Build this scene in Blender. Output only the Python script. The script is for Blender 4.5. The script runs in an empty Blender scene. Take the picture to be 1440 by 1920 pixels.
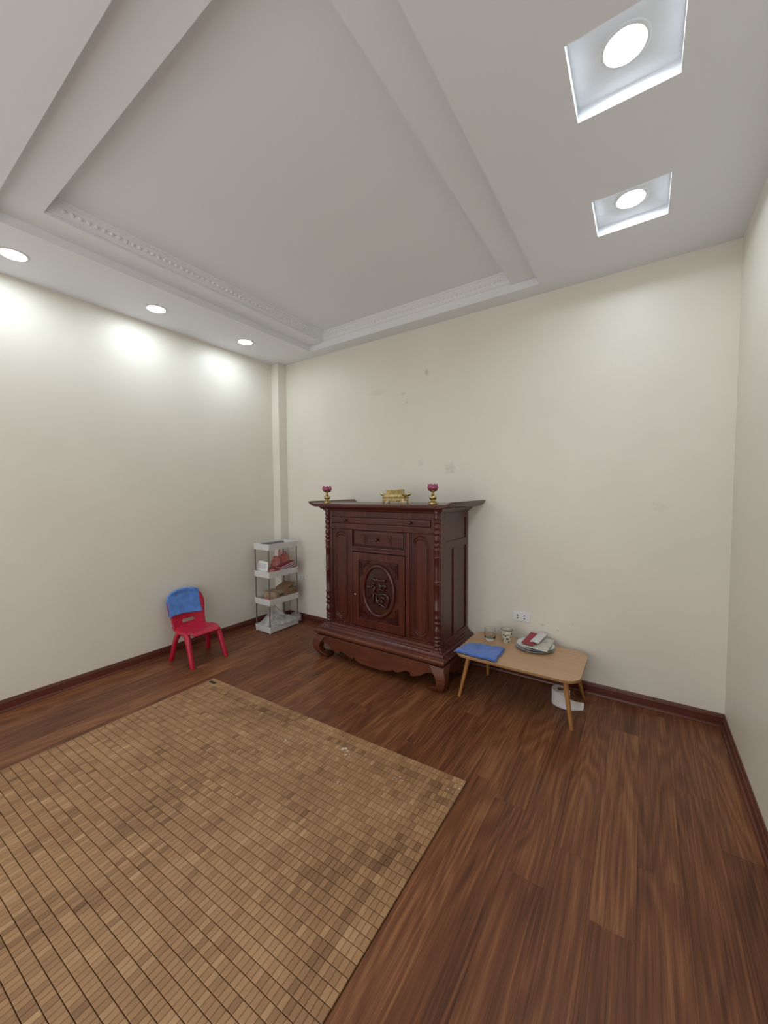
import bpy, bmesh, math, random
from mathutils import Vector, Matrix, noise

random.seed(7)
sc = bpy.context.scene
C = sc.collection

# ------------------------------------------------------------------ camera
YAW, PITCH, ROLL = 0.5946, -0.0497, -0.0063
CAM = Vector((3.4075, -2.9527, 1.4))
fw = Vector((-math.sin(YAW) * math.cos(PITCH), math.cos(YAW) * math.cos(PITCH), math.sin(PITCH)))
rt = Vector((math.cos(YAW), math.sin(YAW), 0))
up = rt.cross(fw)
r2 = math.cos(ROLL) * rt + math.sin(ROLL) * up
u2 = math.cos(ROLL) * up - math.sin(ROLL) * rt
cd = bpy.data.cameras.new('camera')
cam = bpy.data.objects.new('camera', cd)
C.objects.link(cam)
cam.matrix_world = Matrix(((r2.x, u2.x, -fw.x, CAM.x), (r2.y, u2.y, -fw.y, CAM.y),
                           (r2.z, u2.z, -fw.z, CAM.z), (0, 0, 0, 1)))
cd.sensor_fit = 'HORIZONTAL'
cd.sensor_width = 36
cd.lens = 36 * 716.0 / 1440
cd.clip_start = 0.02
sc.camera = cam

# ------------------------------------------------------------------ world, exposure
w = bpy.data.worlds.new('world'); sc.world = w
w.use_nodes = True
w.node_tree.nodes['Background'].inputs[0].default_value = (0.75, 0.85, 1, 1)
w.node_tree.nodes['Background'].inputs[1].default_value = 0.3
sc.view_settings.view_transform = 'Standard'
sc.view_settings.look = 'None'
sc.view_settings.gamma = 1
sc.view_settings.use_curve_mapping = False
sc.view_settings.exposure = 1.18
LAMP = 47.0                      # radiance of the downlight diffusers
FILL = 0.92                       # radiance of the added glass door, an unseen fill light
FILL_COL = (1.0, 0.965, 0.93)
LAMP_COL = (0.835, 0.94, 1.0)

# ------------------------------------------------------------------ room constants
W, H, NEAR = 3.8413, 2.8116, -4.3
H1, H2 = H + 0.05, H + 0.13
TX0, TX1, TY0, TY1 = 0.63, 2.795, -2.42, -0.145          # lower tray opening
IX0, IX1, IY0 = 0.805, 2.608, -2.235                      # inner opening

# ------------------------------------------------------------------ materials
def nodes(name):
    m = bpy.data.materials.new(name); m.use_nodes = True
    nt = m.node_tree
    return m, nt, nt.nodes['Principled BSDF']

def mat(name, col, rough=0.5, metal=0.0, bump=0.0, bscale=60, var=0.0, vscale=4, coat=0.0, spec=0.5, trans=0.0, alpha=1.0, sheen=0.0, sss=0.0):
    m, nt, b = nodes(name)
    b.inputs['Base Color'].default_value = (*col, 1)
    b.inputs['Roughness'].default_value = rough
    b.inputs['Metallic'].default_value = metal
    b.inputs['Coat Weight'].default_value = coat
    b.inputs['Coat Roughness'].default_value = 0.12
    b.inputs['Specular IOR Level'].default_value = spec
    b.inputs['Transmission Weight'].default_value = trans
    b.inputs['Alpha'].default_value = alpha
    b.inputs['Sheen Weight'].default_value = sheen
    tc = nt.nodes.new('ShaderNodeTexCoord')
    if var:
        n = nt.nodes.new('ShaderNodeTexNoise'); n.inputs['Scale'].default_value = vscale
        n.inputs['Detail'].default_value = 5
        nt.links.new(tc.outputs['Object'], n.inputs['Vector'])
        r = nt.nodes.new('ShaderNodeMapRange')
        r.inputs[1].default_value = 0.3; r.inputs[2].default_value = 0.7
        r.inputs[3].default_value = 1 - var; r.inputs[4].default_value = 1 + var
        nt.links.new(n.outputs[0], r.inputs[0])
        mx = nt.nodes.new('ShaderNodeVectorMath'); mx.operation = 'SCALE'
        mx.inputs[0].default_value = col
        nt.links.new(r.outputs[0], mx.inputs['Scale'])
        nt.links.new(mx.outputs[0], b.inputs['Base Color'])
    if bump:
        n = nt.nodes.new('ShaderNodeTexNoise'); n.inputs['Scale'].default_value = bscale
        n.inputs['Detail'].default_value = 4
        nt.links.new(tc.outputs['Object'], n.inputs['Vector'])
        bp = nt.nodes.new('ShaderNodeBump'); bp.inputs['Strength'].default_value = bump
        bp.inputs['Distance'].default_value = 0.004
        nt.links.new(n.outputs[0], bp.inputs['Height'])
        nt.links.new(bp.outputs[0], b.inputs['Normal'])
    return m

def emit(name, col, s):
    m, nt, b = nodes(name)
    b.inputs['Base Color'].default_value = (0.8, 0.8, 0.8, 1)
    b.inputs['Emission Color'].default_value = (*col, 1)
    b.inputs['Emission Strength'].default_value = s
    return m

def wood(name, dark, mid, light, axis='Z', scale=1.0, rough=0.35, coat=0.0, rnd=False, spec=0.5, dist=5.0, gf=95, contrast=1.0, ring=0.045):
    """long-grained wood, grain running along axis"""
    m, nt, b = nodes(name)
    L = nt.links.new
    tc = nt.nodes.new('ShaderNodeTexCoord')
    vec = tc.outputs['Object']
    if rnd:
        oi = nt.nodes.new('ShaderNodeObjectInfo')
        mul = nt.nodes.new('ShaderNodeVectorMath'); mul.operation = 'SCALE'
        mul.inputs[0].default_value = (37.1, 53.7, 0.0)
        L(oi.outputs['Random'], mul.inputs['Scale'])
        add = nt.nodes.new('ShaderNodeVectorMath'); add.operation = 'ADD'
        L(vec, add.inputs[0]); L(mul.outputs[0], add.inputs[1])
        vec = add.outputs[0]
    def mapping(sx, sl):
        mp = nt.nodes.new('ShaderNodeMapping')
        s = [sx * scale] * 3
        s['XYZ'.index(axis)] = sl * scale
        mp.inputs['Scale'].default_value = s
        L(vec, mp.inputs['Vector'])
        return mp.outputs[0]
    wv = nt.nodes.new('ShaderNodeTexNoise'); wv.inputs['Scale'].default_value = 1
    wv.inputs['Detail'].default_value = 1.6; wv.inputs['Roughness'].default_value = 0.35
    wv.inputs['Distortion'].default_value = 0.25
    L(mapping(7.0, 0.8), wv.inputs['Vector'])
    n1 = nt.nodes.new('ShaderNodeTexNoise'); n1.inputs['Scale'].default_value = 1
    n1.inputs['Detail'].default_value = 7; n1.inputs['Roughness'].default_value = 0.65
    L(mapping(gf, 2.2), n1.inputs['Vector'])
    n2 = nt.nodes.new('ShaderNodeTexNoise'); n2.inputs['Scale'].default_value = 1
    n2.inputs['Detail'].default_value = 4
    L(mapping(9, 1.0), n2.inputs['Vector'])
    def math_(op, a, bb):
        k = nt.nodes.new('ShaderNodeMath'); k.operation = op
        for i, v in enumerate((a, bb)):
            if isinstance(v, (int, float)): k.inputs[i].default_value = v
            else: L(v, k.inputs[i])
        return k.outputs[0]
    rings = math_('SINE', math_('MULTIPLY', wv.outputs[0], dist * 11), 0.0)
    f = math_('ADD', math_('MULTIPLY', rings, ring),
              math_('ADD', math_('MULTIPLY', n1.outputs[0], 0.55 * contrast), math_('MULTIPLY', n2.outputs[0], 0.40)))
    f = math_('ADD', f, 0.09 - 0.275 * (contrast - 1))
    if rnd:
        f = math_('ADD', f, math_('MULTIPLY', math_('SUBTRACT', oi.outputs['Random'], 0.5), 0.12))
    cr = nt.nodes.new('ShaderNodeValToRGB')
    e = cr.color_ramp.elements
    e[0].position = 0.36; e[0].color = (*dark, 1)
    e[1].position = 0.80; e[1].color = (*light, 1)
    k = e.new(0.58); k.color = (*mid, 1)
    L(f, cr.inputs[0])
    L(cr.outputs[0], b.inputs['Base Color'])
    b.inputs['Roughness'].default_value = rough
    b.inputs['Coat Weight'].default_value = coat
    b.inputs['Coat Roughness'].default_value = 0.15
    b.inputs['Specular IOR Level'].default_value = spec
    bp = nt.nodes.new('ShaderNodeBump'); bp.inputs['Strength'].default_value = 0.12
    bp.inputs['Distance'].default_value = 0.002
    L(n1.outputs[0], bp.inputs['Height']); L(bp.outputs[0], b.inputs['Normal'])
    return m

def wall_mat(name, col, spots=()):
    """cream wall paint, faint roller texture and faint scuffs; spots = smudges at (x, y, z, rx, rz)"""
    m, nt, b = nodes(name)
    L = nt.links.new
    geo = nt.nodes.new('ShaderNodeNewGeometry')
    n = nt.nodes.new('ShaderNodeTexNoise'); n.inputs['Scale'].default_value = 2.2; n.inputs['Detail'].default_value = 6
    L(geo.outputs['Position'], n.inputs['Vector'])
    r = nt.nodes.new('ShaderNodeMapRange')
    r.inputs[1].default_value = 0.3; r.inputs[2].default_value = 0.7
    r.inputs[3].default_value = 0.975; r.inputs[4].default_value = 1.02
    L(n.outputs[0], r.inputs[0])
    fac = r.outputs[0]
    n3 = nt.nodes.new('ShaderNodeTexNoise'); n3.inputs['Scale'].default_value = 38; n3.inputs['Detail'].default_value = 3
    L(geo.outputs['Position'], n3.inputs['Vector'])
    for (x, y, z, rx, rz, s) in spots:
        sb = nt.nodes.new('ShaderNodeVectorMath'); sb.operation = 'SUBTRACT'
        sb.inputs[1].default_value = (x, y, z); L(geo.outputs['Position'], sb.inputs[0])
        dv = nt.nodes.new('ShaderNodeVectorMath'); dv.operation = 'DIVIDE'
        dv.inputs[1].default_value = (rx, max(rx, 0.3), rz); L(sb.outputs[0], dv.inputs[0])
        ln = nt.nodes.new('ShaderNodeVectorMath'); ln.operation = 'LENGTH'; L(dv.outputs[0], ln.inputs[0])
        ad = nt.nodes.new('ShaderNodeMath'); ad.operation = 'ADD'
        mu = nt.nodes.new('ShaderNodeMath'); mu.operation = 'MULTIPLY_ADD'
        L(n3.outputs[0], mu.inputs[0]); mu.inputs[1].default_value = 2.4; mu.inputs[2].default_value = -1.2
        L(ln.outputs['Value'], ad.inputs[0]); L(mu.outputs[0], ad.inputs[1])
        mr = nt.nodes.new('ShaderNodeMapRange'); mr.inputs[1].default_value = 0.5; mr.inputs[2].default_value = 1.1
        mr.inputs[3].default_value = 1 - s; mr.inputs[4].default_value = 1
        L(ad.outputs[0], mr.inputs[0])
        k = nt.nodes.new('ShaderNodeMath'); k.operation = 'MULTIPLY'
        L(fac, k.inputs[0]); L(mr.outputs[0], k.inputs[1]); fac = k.outputs[0]
    sc_ = nt.nodes.new('ShaderNodeVectorMath'); sc_.operation = 'SCALE'; sc_.inputs[0].default_value = col
    L(fac, sc_.inputs['Scale']); L(sc_.outputs[0], b.inputs['Base Color'])
    b.inputs['Roughness'].default_value = 0.42
    b.inputs['Specular IOR Level'].default_value = 0.35
    n2 = nt.nodes.new('ShaderNodeTexNoise'); n2.inputs['Scale'].default_value = 160
    L(geo.outputs['Position'], n2.inputs['Vector'])
    bp = nt.nodes.new('ShaderNodeBump'); bp.inputs['Strength'].default_value = 0.05; bp.inputs['Distance'].default_value = 0.003
    L(n2.outputs[0], bp.inputs['Height']); L(bp.outputs[0], b.inputs['Normal'])
    return m

CREAM = (0.803, 0.772, 0.69)
M = {}
M['wall'] = wall_mat('cream_wall_paint', CREAM)
M['wall_back'] = wall_mat('cream_wall_paint_scuffed', CREAM, [
    (1.86, 0, 2.43, 0.022, 0.03, 0.22), (1.35, 0, 2.33, 0.10, 0.03, 0.06), (1.62, 0, 2.28, 0.03, 0.015, 0.12),
    (2.08, 0, 1.60, 0.05, 0.05, 0.14), (1.80, 0, 1.66, 0.03, 0.03, 0.09), (1.66, 0, 2.20, 0.012, 0.012, 0.16),
    (2.82, 0, 0.42, 0.014, 0.014, 0.2), (2.92, 0, 0.40, 0.01, 0.01, 0.2), (3.02, 0, 0.46, 0.012, 0.01, 0.16),
    (3.5, 0, 1.3, 0.05, 0.03, 0.05)])
M['ceil'] = mat('white_ceiling_paint', (0.825, 0.848, 0.885), 0.6, bump=0.04, bscale=120, spec=0.3)
M['base'] = wood('baseboard_wood', (0.075, 0.019, 0.012), (0.115, 0.030, 0.019), (0.17, 0.052, 0.032), axis='X', rough=0.35, scale=0.6)
M['base_y'] = wood('baseboard_wood_side', (0.075, 0.019, 0.012), (0.115, 0.030, 0.019), (0.17, 0.052, 0.032), axis='Y', rough=0.35, scale=0.6)
M['plank'] = wood('laminate_plank', (0.078, 0.024, 0.010), (0.178, 0.062, 0.025), (0.32, 0.138, 0.054), axis='Y', rough=0.40, rnd=True, dist=6.5, spec=0.4, gf=120, contrast=1.5, ring=0.055)
M['sub'] = mat('plank_joint', (0.07, 0.026, 0.014), 0.8)
LQ = ((0.038, 0.0072, 0.005), (0.078, 0.0138, 0.009), (0.122, 0.025, 0.0145))
M['lac'] = wood('red_lacquer_wood', *LQ, axis='X', rough=0.27, coat=0.22, scale=0.7)
M['lac_z'] = wood('red_lacquer_wood_upright', *LQ, axis='Z', rough=0.27, coat=0.22, scale=0.7)
M['lac_y'] = wood('red_lacquer_wood_side', *LQ, axis='Y', rough=0.27, coat=0.22, scale=0.7)
M['lac_base'] = wood('red_lacquer_wood_stand', (0.075, 0.019, 0.010), (0.13, 0.036, 0.017), (0.19, 0.060, 0.028), axis='X', rough=0.36, coat=0.15, scale=0.7)
M['lac_dark'] = mat('dark_carved_lacquer', (0.040, 0.0085, 0.0065), 0.22, coat=0.5, var=0.2, vscale=9)
M['brass'] = mat('aged_brass', (0.56, 0.44, 0.21), 0.26, 1.0, var=0.35, vscale=30)
M['steel'] = mat('nickel_metal', (0.7, 0.68, 0.65), 0.3, 1.0)
M['pinkglass'] = mat('pink_lotus_glass', (0.40, 0.06, 0.16), 0.15, trans=0.25, coat=0.5, var=0.4, vscale=45)
M['table'] = wood('beech_laminate', (0.50, 0.30, 0.165), (0.57, 0.355, 0.20), (0.62, 0.40, 0.235), axis='X', rough=0.38, scale=0.8)
M['table_edge'] = mat('beech_edge_band', (0.36, 0.19, 0.075), 0.45, var=0.12, vscale=20)
M['tleg'] = wood('orange_beech', (0.30, 0.125, 0.035), (0.40, 0.18, 0.05), (0.48, 0.24, 0.08), axis='Z', rough=0.38)
M['red'] = mat('red_plastic', (0.50, 0.012, 0.045), 0.38, var=0.08, vscale=8, coat=0.1)
M['blue'] = mat('blue_microfibre', (0.09, 0.25, 0.70), 0.95, bump=0.9, bscale=260, var=0.22, vscale=26, sheen=0.4)
M['blue2'] = mat('deep_blue_microfibre', (0.075, 0.185, 0.60), 0.95, bump=0.9, bscale=260, var=0.18, vscale=26, sheen=0.4)
M['white'] = mat('white_plastic', (0.80, 0.81, 0.82), 0.38)
M['tray'] = mat('white_tray_plastic', (0.74, 0.75, 0.75), 0.42, var=0.03, vscale=12)
M['post'] = mat('grey_post_metal', (0.20, 0.175, 0.165), 0.4, 0.5)
M['black'] = mat('socket_black', (0.012, 0.012, 0.012), 0.5)
M['porcelain'] = mat('white_porcelain', (0.74, 0.78, 0.80), 0.14, coat=0.4)
M['rimblue'] = mat('grey_blue_rim_line', (0.24, 0.28, 0.32), 0.25)
M['paper'] = mat('white_paper', (0.72, 0.72, 0.72), 0.8)
M['cream'] = mat('cream_paper', (0.62, 0.60, 0.51), 0.75, var=0.05, vscale=30)
M['redpaper'] = mat('red_cover', (0.36, 0.022, 0.045), 0.5)
M['tissue'] = mat('tissue_paper', (0.80, 0.80, 0.80), 0.95, bump=0.3, bscale=90)
M['card'] = mat('brown_cardboard', (0.29, 0.19, 0.115), 0.8, var=0.12, vscale=14)
M['cardl'] = mat('pale_cardboard', (0.40, 0.31, 0.205), 0.8, var=0.2, vscale=26)
M['greyp'] = mat('dark_grey_leaflet', (0.10, 0.095, 0.09), 0.6, var=0.4, vscale=30)
M['pages'] = mat('magazine_pages', (0.70, 0.60, 0.62), 0.7)
M['magred'] = mat('magazine_cover', (0.30, 0.05, 0.07), 0.45)
M['pinkbag'] = mat('pink_foil', (0.50, 0.16, 0.17), 0.3, var=0.35, vscale=35, bump=0.6, bscale=40)
M['cup'] = mat('cream_ceramic', (0.68, 0.67, 0.54), 0.3)
M['cupblue'] = mat('ink_blue_glaze', (0.03, 0.035, 0.07), 0.3)
M['cupgreen'] = mat('olive_glaze', (0.13, 0.14, 0.06), 0.3)
M['cupochre'] = mat('ochre_glaze', (0.42, 0.33, 0.11), 0.3)
M['lamp'] = emit('downlight_diffuser', LAMP_COL, LAMP)
M['fill_glow'] = emit('fill_light_glass', FILL_COL, FILL)  # glow of the added door, lifts the dark ceiling and floor
M['ring'] = mat('white_lamp_ring', (0.75, 0.76, 0.77), 0.4)
M['thread'] = mat('dark_mat_cord', (0.035, 0.02, 0.012), 0.9)
M['tagm'] = mat('dark_green_tag', (0.02, 0.03, 0.015), 0.8)
M['flake'] = mat('white_flake', (0.75, 0.76, 0.76), 0.7)
M['ink'] = mat('blue_ink', (0.03, 0.03, 0.07), 0.7)

def glassmat():
    m, nt, b = nodes('clear_glass')
    b.inputs['Base Color'].default_value = (0.96, 0.98, 0.98, 1)
    b.inputs['Roughness'].default_value = 0.02
    b.inputs['Transmission Weight'].default_value = 1
    b.inputs['IOR'].default_value = 1.47
    return m
M['glass'] = glassmat()

def filmmat(name, col, a, bump=0.8):
    m, nt, b = nodes(name)
    L = nt.links.new
    b.inputs['Base Color'].default_value = (*col, 1)
    b.inputs['Roughness'].default_value = 0.22
    tc = nt.nodes.new('ShaderNodeTexCoord')
    n = nt.nodes.new('ShaderNodeTexNoise'); n.inputs['Scale'].default_value = 16; n.inputs['Detail'].default_value = 3
    L(tc.outputs['Object'], n.inputs['Vector'])
    bp = nt.nodes.new('ShaderNodeBump'); bp.inputs['Strength'].default_value = bump; bp.inputs['Distance'].default_value = 0.01
    L(n.outputs[0], bp.inputs['Height']); L(bp.outputs[0], b.inputs['Normal'])
    r = nt.nodes.new('ShaderNodeMapRange'); r.inputs[1].default_value = 0.35; r.inputs[2].default_value = 0.65
    r.inputs[3].default_value = max(a - 0.2, 0); r.inputs[4].default_value = min(a + 0.2, 1)
    L(n.outputs[0], r.inputs[0]); L(r.outputs[0], b.inputs['Alpha'])
    return m
M['film'] = filmmat('cloudy_plastic_film', (0.70, 0.71, 0.70), 0.5, 0.35)
M['redfilm'] = filmmat('red_plastic_film', (0.72, 0.18, 0.14), 0.55, 0.4)

def tilemat():
    m, nt, b = nodes('bamboo_tile')
    L = nt.links.new
    at = nt.nodes.new('ShaderNodeAttribute'); at.attribute_name = 'tint'
    geo = nt.nodes.new('ShaderNodeNewGeometry')
    big = nt.nodes.new('ShaderNodeTexNoise'); big.inputs['Scale'].default_value = 3.0; big.inputs['Detail'].default_value = 3
    L(geo.outputs['Position'], big.inputs['Vector'])
    mp = nt.nodes.new('ShaderNodeMapping'); mp.inputs['Scale'].default_value = (420, 22, 30)
    L(geo.outputs['Position'], mp.inputs['Vector'])
    gr = nt.nodes.new('ShaderNodeTexNoise'); gr.inputs['Scale'].default_value = 1; gr.inputs['Detail'].default_value = 3
    L(mp.outputs[0], gr.inputs['Vector'])
    def math_(op, a, bb):
        k = nt.nodes.new('ShaderNodeMath'); k.operation = op
        for i, v in enumerate((a, bb)):
            if isinstance(v, (int, float)): k.inputs[i].default_value = v
            else: L(v, k.inputs[i])
        return k.outputs[0]
    f = math_('ADD', at.outputs['Fac'], math_('ADD', math_('MULTIPLY', math_('SUBTRACT', big.outputs[0], 0.5), 0.55),
                                              math_('MULTIPLY', math_('SUBTRACT', gr.outputs[0], 0.5), 0.28)))
    cr = nt.nodes.new('ShaderNodeValToRGB')
    e = cr.color_ramp.elements
    e[0].position = 0.0; e[0].color = (0.15, 0.073, 0.033, 1)
    e[1].position = 1.0; e[1].color = (0.56, 0.36, 0.19, 1)
    k = e.new(0.5); k.color = (0.365, 0.200, 0.093, 1)
    L(f, cr.inputs[0]); L(cr.outputs[0], b.inputs['Base Color'])
    b.inputs['Roughness'].default_value = 0.5
    b.inputs['Specular IOR Level'].default_value = 0.4
    return m
M['tile'] = tilemat()

# ------------------------------------------------------------------ mesh helpers
class MB:
    def __init__(s): s.v = []; s.f = []
    def add(s, vs, fs):
        o = len(s.v); s.v += [tuple(p) for p in vs]; s.f += [tuple(i + o for i in f) for f in fs]; return s
    def box(s, x0, y0, z0, x1, y1, z1):
        x0, x1 = min(x0, x1), max(x0, x1); y0, y1 = min(y0, y1), max(y0, y1); z0, z1 = min(z0, z1), max(z0, z1)
        return s.add([(x0, y0, z0), (x1, y0, z0), (x1, y1, z0), (x0, y1, z0), (x0, y0, z1), (x1, y0, z1), (x1, y1, z1), (x0, y1, z1)],
                     [(0, 3, 2, 1), (4, 5, 6, 7), (0, 1, 5, 4), (1, 2, 6, 5), (2, 3, 7, 6), (3, 0, 4, 7)])
    def obox(s, c, half, rot):
        """oriented box: centre, half sizes, 3x3 rotation"""
        vs = []
        for dz in (-1, 1):
            for dx, dy in ((-1, -1), (1, -1), (1, 1), (-1, 1)):
                vs.append(Vector(c) + rot @ Vector((dx * half[0], dy * half[1], dz * half[2])))
        return s.add(vs, [(0, 3, 2, 1), (4, 5, 6, 7), (0, 1, 5, 4), (1, 2, 6, 5), (2, 3, 7, 6), (3, 0, 4, 7)])
    def quad(s, a, b, c, d): return s.add([a, b, c, d], [(0, 1, 2, 3)])
    def loft(s, rings, caps=True, closed=True):
        n = len(rings[0]); vs = [p for r in rings for p in r]; fs = []
        for k in range(len(rings) - 1):
            for i in range(n if closed else n - 1):
                j = (i + 1) % n
                fs.append((k * n + i, k * n + j, (k + 1) * n + j, (k + 1) * n + i))
        if caps:
            fs.append(tuple(range(n - 1, -1, -1))); fs.append(tuple(range((len(rings) - 1) * n, len(rings) * n)))
        return s.add(vs, fs)
    def prism(s, poly, fn, a, b):
        """poly: 2-D outline, fn(u, v, t) -> point, extruded from t=a to t=b"""
        return s.loft([[fn(u, v, a) for u, v in poly], [fn(u, v, b) for u, v in poly]])
    def lathe(s, prof, c, seg=24, caps=True, sx=1, sy=1):
        rings = [[(c[0] + r * sx * math.cos(2 * math.pi * i / seg), c[1] + r * sy * math.sin(2 * math.pi * i / seg), c[2] + z)
                  for i in range(seg)] for r, z in prof]
        return s.loft(rings, caps)
    def tube(s, pts, rad, seg=8, flat=1.0, nrm=None, caps=True):
        pts = [Vector(p) for p in pts]; n = len(pts)
        if not hasattr(rad, '__len__'): rad = [rad] * n
        rings = []
        prev = None
        for i, p in enumerate(pts):
            t = (pts[min(i + 1, n - 1)] - pts[max(i - 1, 0)]).normalized()
            ref = Vector(nrm) if nrm else (prev if prev else (Vector((0, 0, 1)) if abs(t.z) < 0.9 else Vector((1, 0, 0))))
            a = (ref - t * ref.dot(t)).normalized(); b = t.cross(a); prev = a
            rings.append([p + (a * math.cos(2 * math.pi * k / seg) * flat + b * math.sin(2 * math.pi * k / seg)) * rad[i] for k in range(seg)])
        return s.loft(rings, caps)
    def ring(s, path, rad, seg=6):
        """closed tube along a closed path lying in the xz plane"""
        n = len(path); rings = []
        P = [Vector(p) for p in path]
        for i in range(n):
            t = (P[(i + 1) % n] - P[i - 1]).normalized(); a = Vector((0, 1, 0)); b = t.cross(a)
            rings.append([P[i] + (a * math.cos(2 * math.pi * k / seg) + b * math.sin(2 * math.pi * k / seg)) * rad for k in range(seg)])
        rings.append(rings[0])
        return s.loft(rings, False)
    def grid(s, fn, nu, nv):
        vs = [fn(i / nu, j / nv) for j in range(nv + 1) for i in range(nu + 1)]
        fs = [(j * (nu + 1) + i, j * (nu + 1) + i + 1, (j + 1) * (nu + 1) + i + 1, (j + 1) * (nu + 1) + i) for j in range(nv) for i in range(nu)]
        return s.add(vs, fs)
    def cbox(s, x0, y0, z0, x1, y1, z1, c):
        """box whose top edges are chamfered by c"""
        return s.loft([[(x0, y0, z0), (x1, y0, z0), (x1, y1, z0), (x0, y1, z0)], [(x0, y0, z1 - c), (x1, y0, z1 - c), (x1, y1, z1 - c), (x0, y1, z1 - c)],
                       [(x0 + c, y0 + c, z1), (x1 - c, y0 + c, z1), (x1 - c, y1 - c, z1), (x0 + c, y1 - c, z1)]])

ORI = {}
def build(name, mb, m, parent=None, loc=None, bevel=0, seg=2, smooth=None, solid=0, sub=0, off=0, fix=True):
    me = bpy.data.meshes.new(name)
    if loc is None: loc = ORI.get(parent.name, (0, 0, 0)) if parent else (0, 0, 0)
    lv = Vector(loc)
    me.from_pydata([tuple(Vector(p) - lv) for p in mb.v], [], mb.f)
    if fix:
        bm = bmesh.new(); bm.from_mesh(me)
        bmesh.ops.recalc_face_normals(bm, faces=bm.faces)
        bm.to_mesh(me); bm.free()
    me.materials.append(M[m] if isinstance(m, str) else m)
    o = bpy.data.objects.new(name, me); C.objects.link(o)
    if parent:
        o.parent = parent
        o.location = lv - Vector(ORI.get(parent.name, (0, 0, 0)))
    else:
        o.location = lv
    ORI[o.name] = tuple(lv)
    if smooth is not None:
        me.polygons.foreach_set('use_smooth', [True] * len(me.polygons))
        me.set_sharp_from_angle(angle=math.radians(smooth))
    if solid:
        k = o.modifiers.new('solid', 'SOLIDIFY'); k.thickness = solid; k.offset = off
    if bevel:
        k = o.modifiers.new('bevel', 'BEVEL'); k.width = bevel; k.segments = seg; k.limit_method = 'ANGLE'; k.angle_limit = math.radians(35)
        k.harden_normals = False
    if sub:
        k = o.modifiers.new('sub', 'SUBSURF'); k.levels = sub; k.render_levels = sub
    return o

def tag(o, label, cat, group=None):
    o['label'] = label; o['category'] = cat
    if group: o['group'] = group
    return o

def thing(name, loc, label, cat, group=None):
    o = bpy.data.objects.new(name, None); C.objects.link(o)
    o.location = loc; o.empty_display_size = 0.05
    ORI[o.name] = tuple(loc)
    return tag(o, label, cat, group)

def struct(name, mb, m, label, cat, **k):
    o = build(name, mb, m, **k); o['kind'] = 'structure'
    return tag(o, label, cat)

# ------------------------------------------------------------------ structure: floor
mb = MB().box(0, NEAR, -0.05, W, 0, -0.009)
floor = struct('floor', mb, 'sub', 'reddish brown wood laminate floor across the whole room', 'floor')
PW, PL = 0.1365, 1.215
seams = [3.15 + PW * k for k in range(-24, 6)]
xs = [0.0] + [s for s in seams if 0.02 < s < W - 0.02] + [W]
joint = {}
for i in range(len(xs) - 1):
    x0, x1 = xs[i], xs[i + 1]
    mid = (x0 + x1) / 2
    if abs(mid - 3.218) < 0.03: st = -1.378
    elif abs(mid - 3.082) < 0.03: st = -1.58
    elif abs(mid - 3.628) < 0.03: st = -0.762
    elif abs(mid - 3.36) < 0.03: st = -1.60
    elif abs(mid - 3.49) < 0.03: st = -1.30
    else: st = -random.uniform(0, PL)
    cuts = [st + k * PL for k in range(-6, 6)]
    ys = [NEAR] + [c for c in cuts if NEAR + 0.03 < c < -0.03] + [0.0]
    for j in range(len(ys) - 1):
        c = (mid, (ys[j] + ys[j + 1]) / 2, 0)
        g = 0.00012
        p_ = MB().cbox(x0 + g, ys[j] + g, -0.009, x1 - g, ys[j + 1] - g, 0.0, 0.0004)
        build('plank', p_, 'plank', parent=floor, loc=c)

# ------------------------------------------------------------------ structure: walls
T = 0.12
GX0, GX1, GZ = 0.75, 3.25, 2.35              # opening for the added fill-light door, out of view
struct('wall_left', MB().box(-T, NEAR - T, 0, 0, 0, H + 0.25), 'wall', 'cream painted wall on the left behind the red chair', 'wall')
struct('wall_back', MB().box(-T, 0, 0, W + T, T, H + 0.25), 'wall_back', 'cream painted back wall behind the altar cabinet', 'wall')
struct('wall_right', MB().box(W, NEAR - T, 0, W + T, 0, H + 0.25), 'wall', 'plain cream painted wall at the right edge', 'wall')
struct('wall_front', MB().box(0, NEAR - T, 0, GX0, NEAR, H + 0.25).box(GX1, NEAR - T, 0, W, NEAR, H + 0.25).box(GX0, NEAR - T, GZ, GX1, NEAR, H + 0.25), 'wall', 'cream painted wall behind the viewer', 'wall')
df = MB()
for x0, x1, z0, z1 in ((GX0, GX0 + 0.06, 0, GZ), (GX1 - 0.06, GX1, 0, GZ), (GX0, GX1, GZ - 0.06, GZ), (GX0, GX1, 0, 0.05), ((GX0 + GX1) / 2 - 0.04, (GX0 + GX1) / 2 + 0.04, 0, GZ)):
    df.box(x0, NEAR - 0.09, z0, x1, NEAR - 0.03, z1)
fill_door_1 = struct('fill_door_1', df, 'white', 'added white framed glass door behind the viewer, glowing as fill light', 'door', bevel=0.003)  # invented door, put in to brighten the room from out of view
for x0, x1 in ((GX0 + 0.06, (GX0 + GX1) / 2 - 0.04), ((GX0 + GX1) / 2 + 0.04, GX1 - 0.06)):
    build('fill_pane', MB().box(x0, NEAR - 0.065, 0.05, x1, NEAR - 0.055, GZ - 0.06), 'fill_glow', parent=fill_door_1)
PX, PY = 0.110, 0.112
struct('wall_pillar', MB().box(0, -PY, 0, PX, 0, H), 'wall', 'narrow cream corner pillar above the white storage rack', 'pillar', bevel=0.003)

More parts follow.
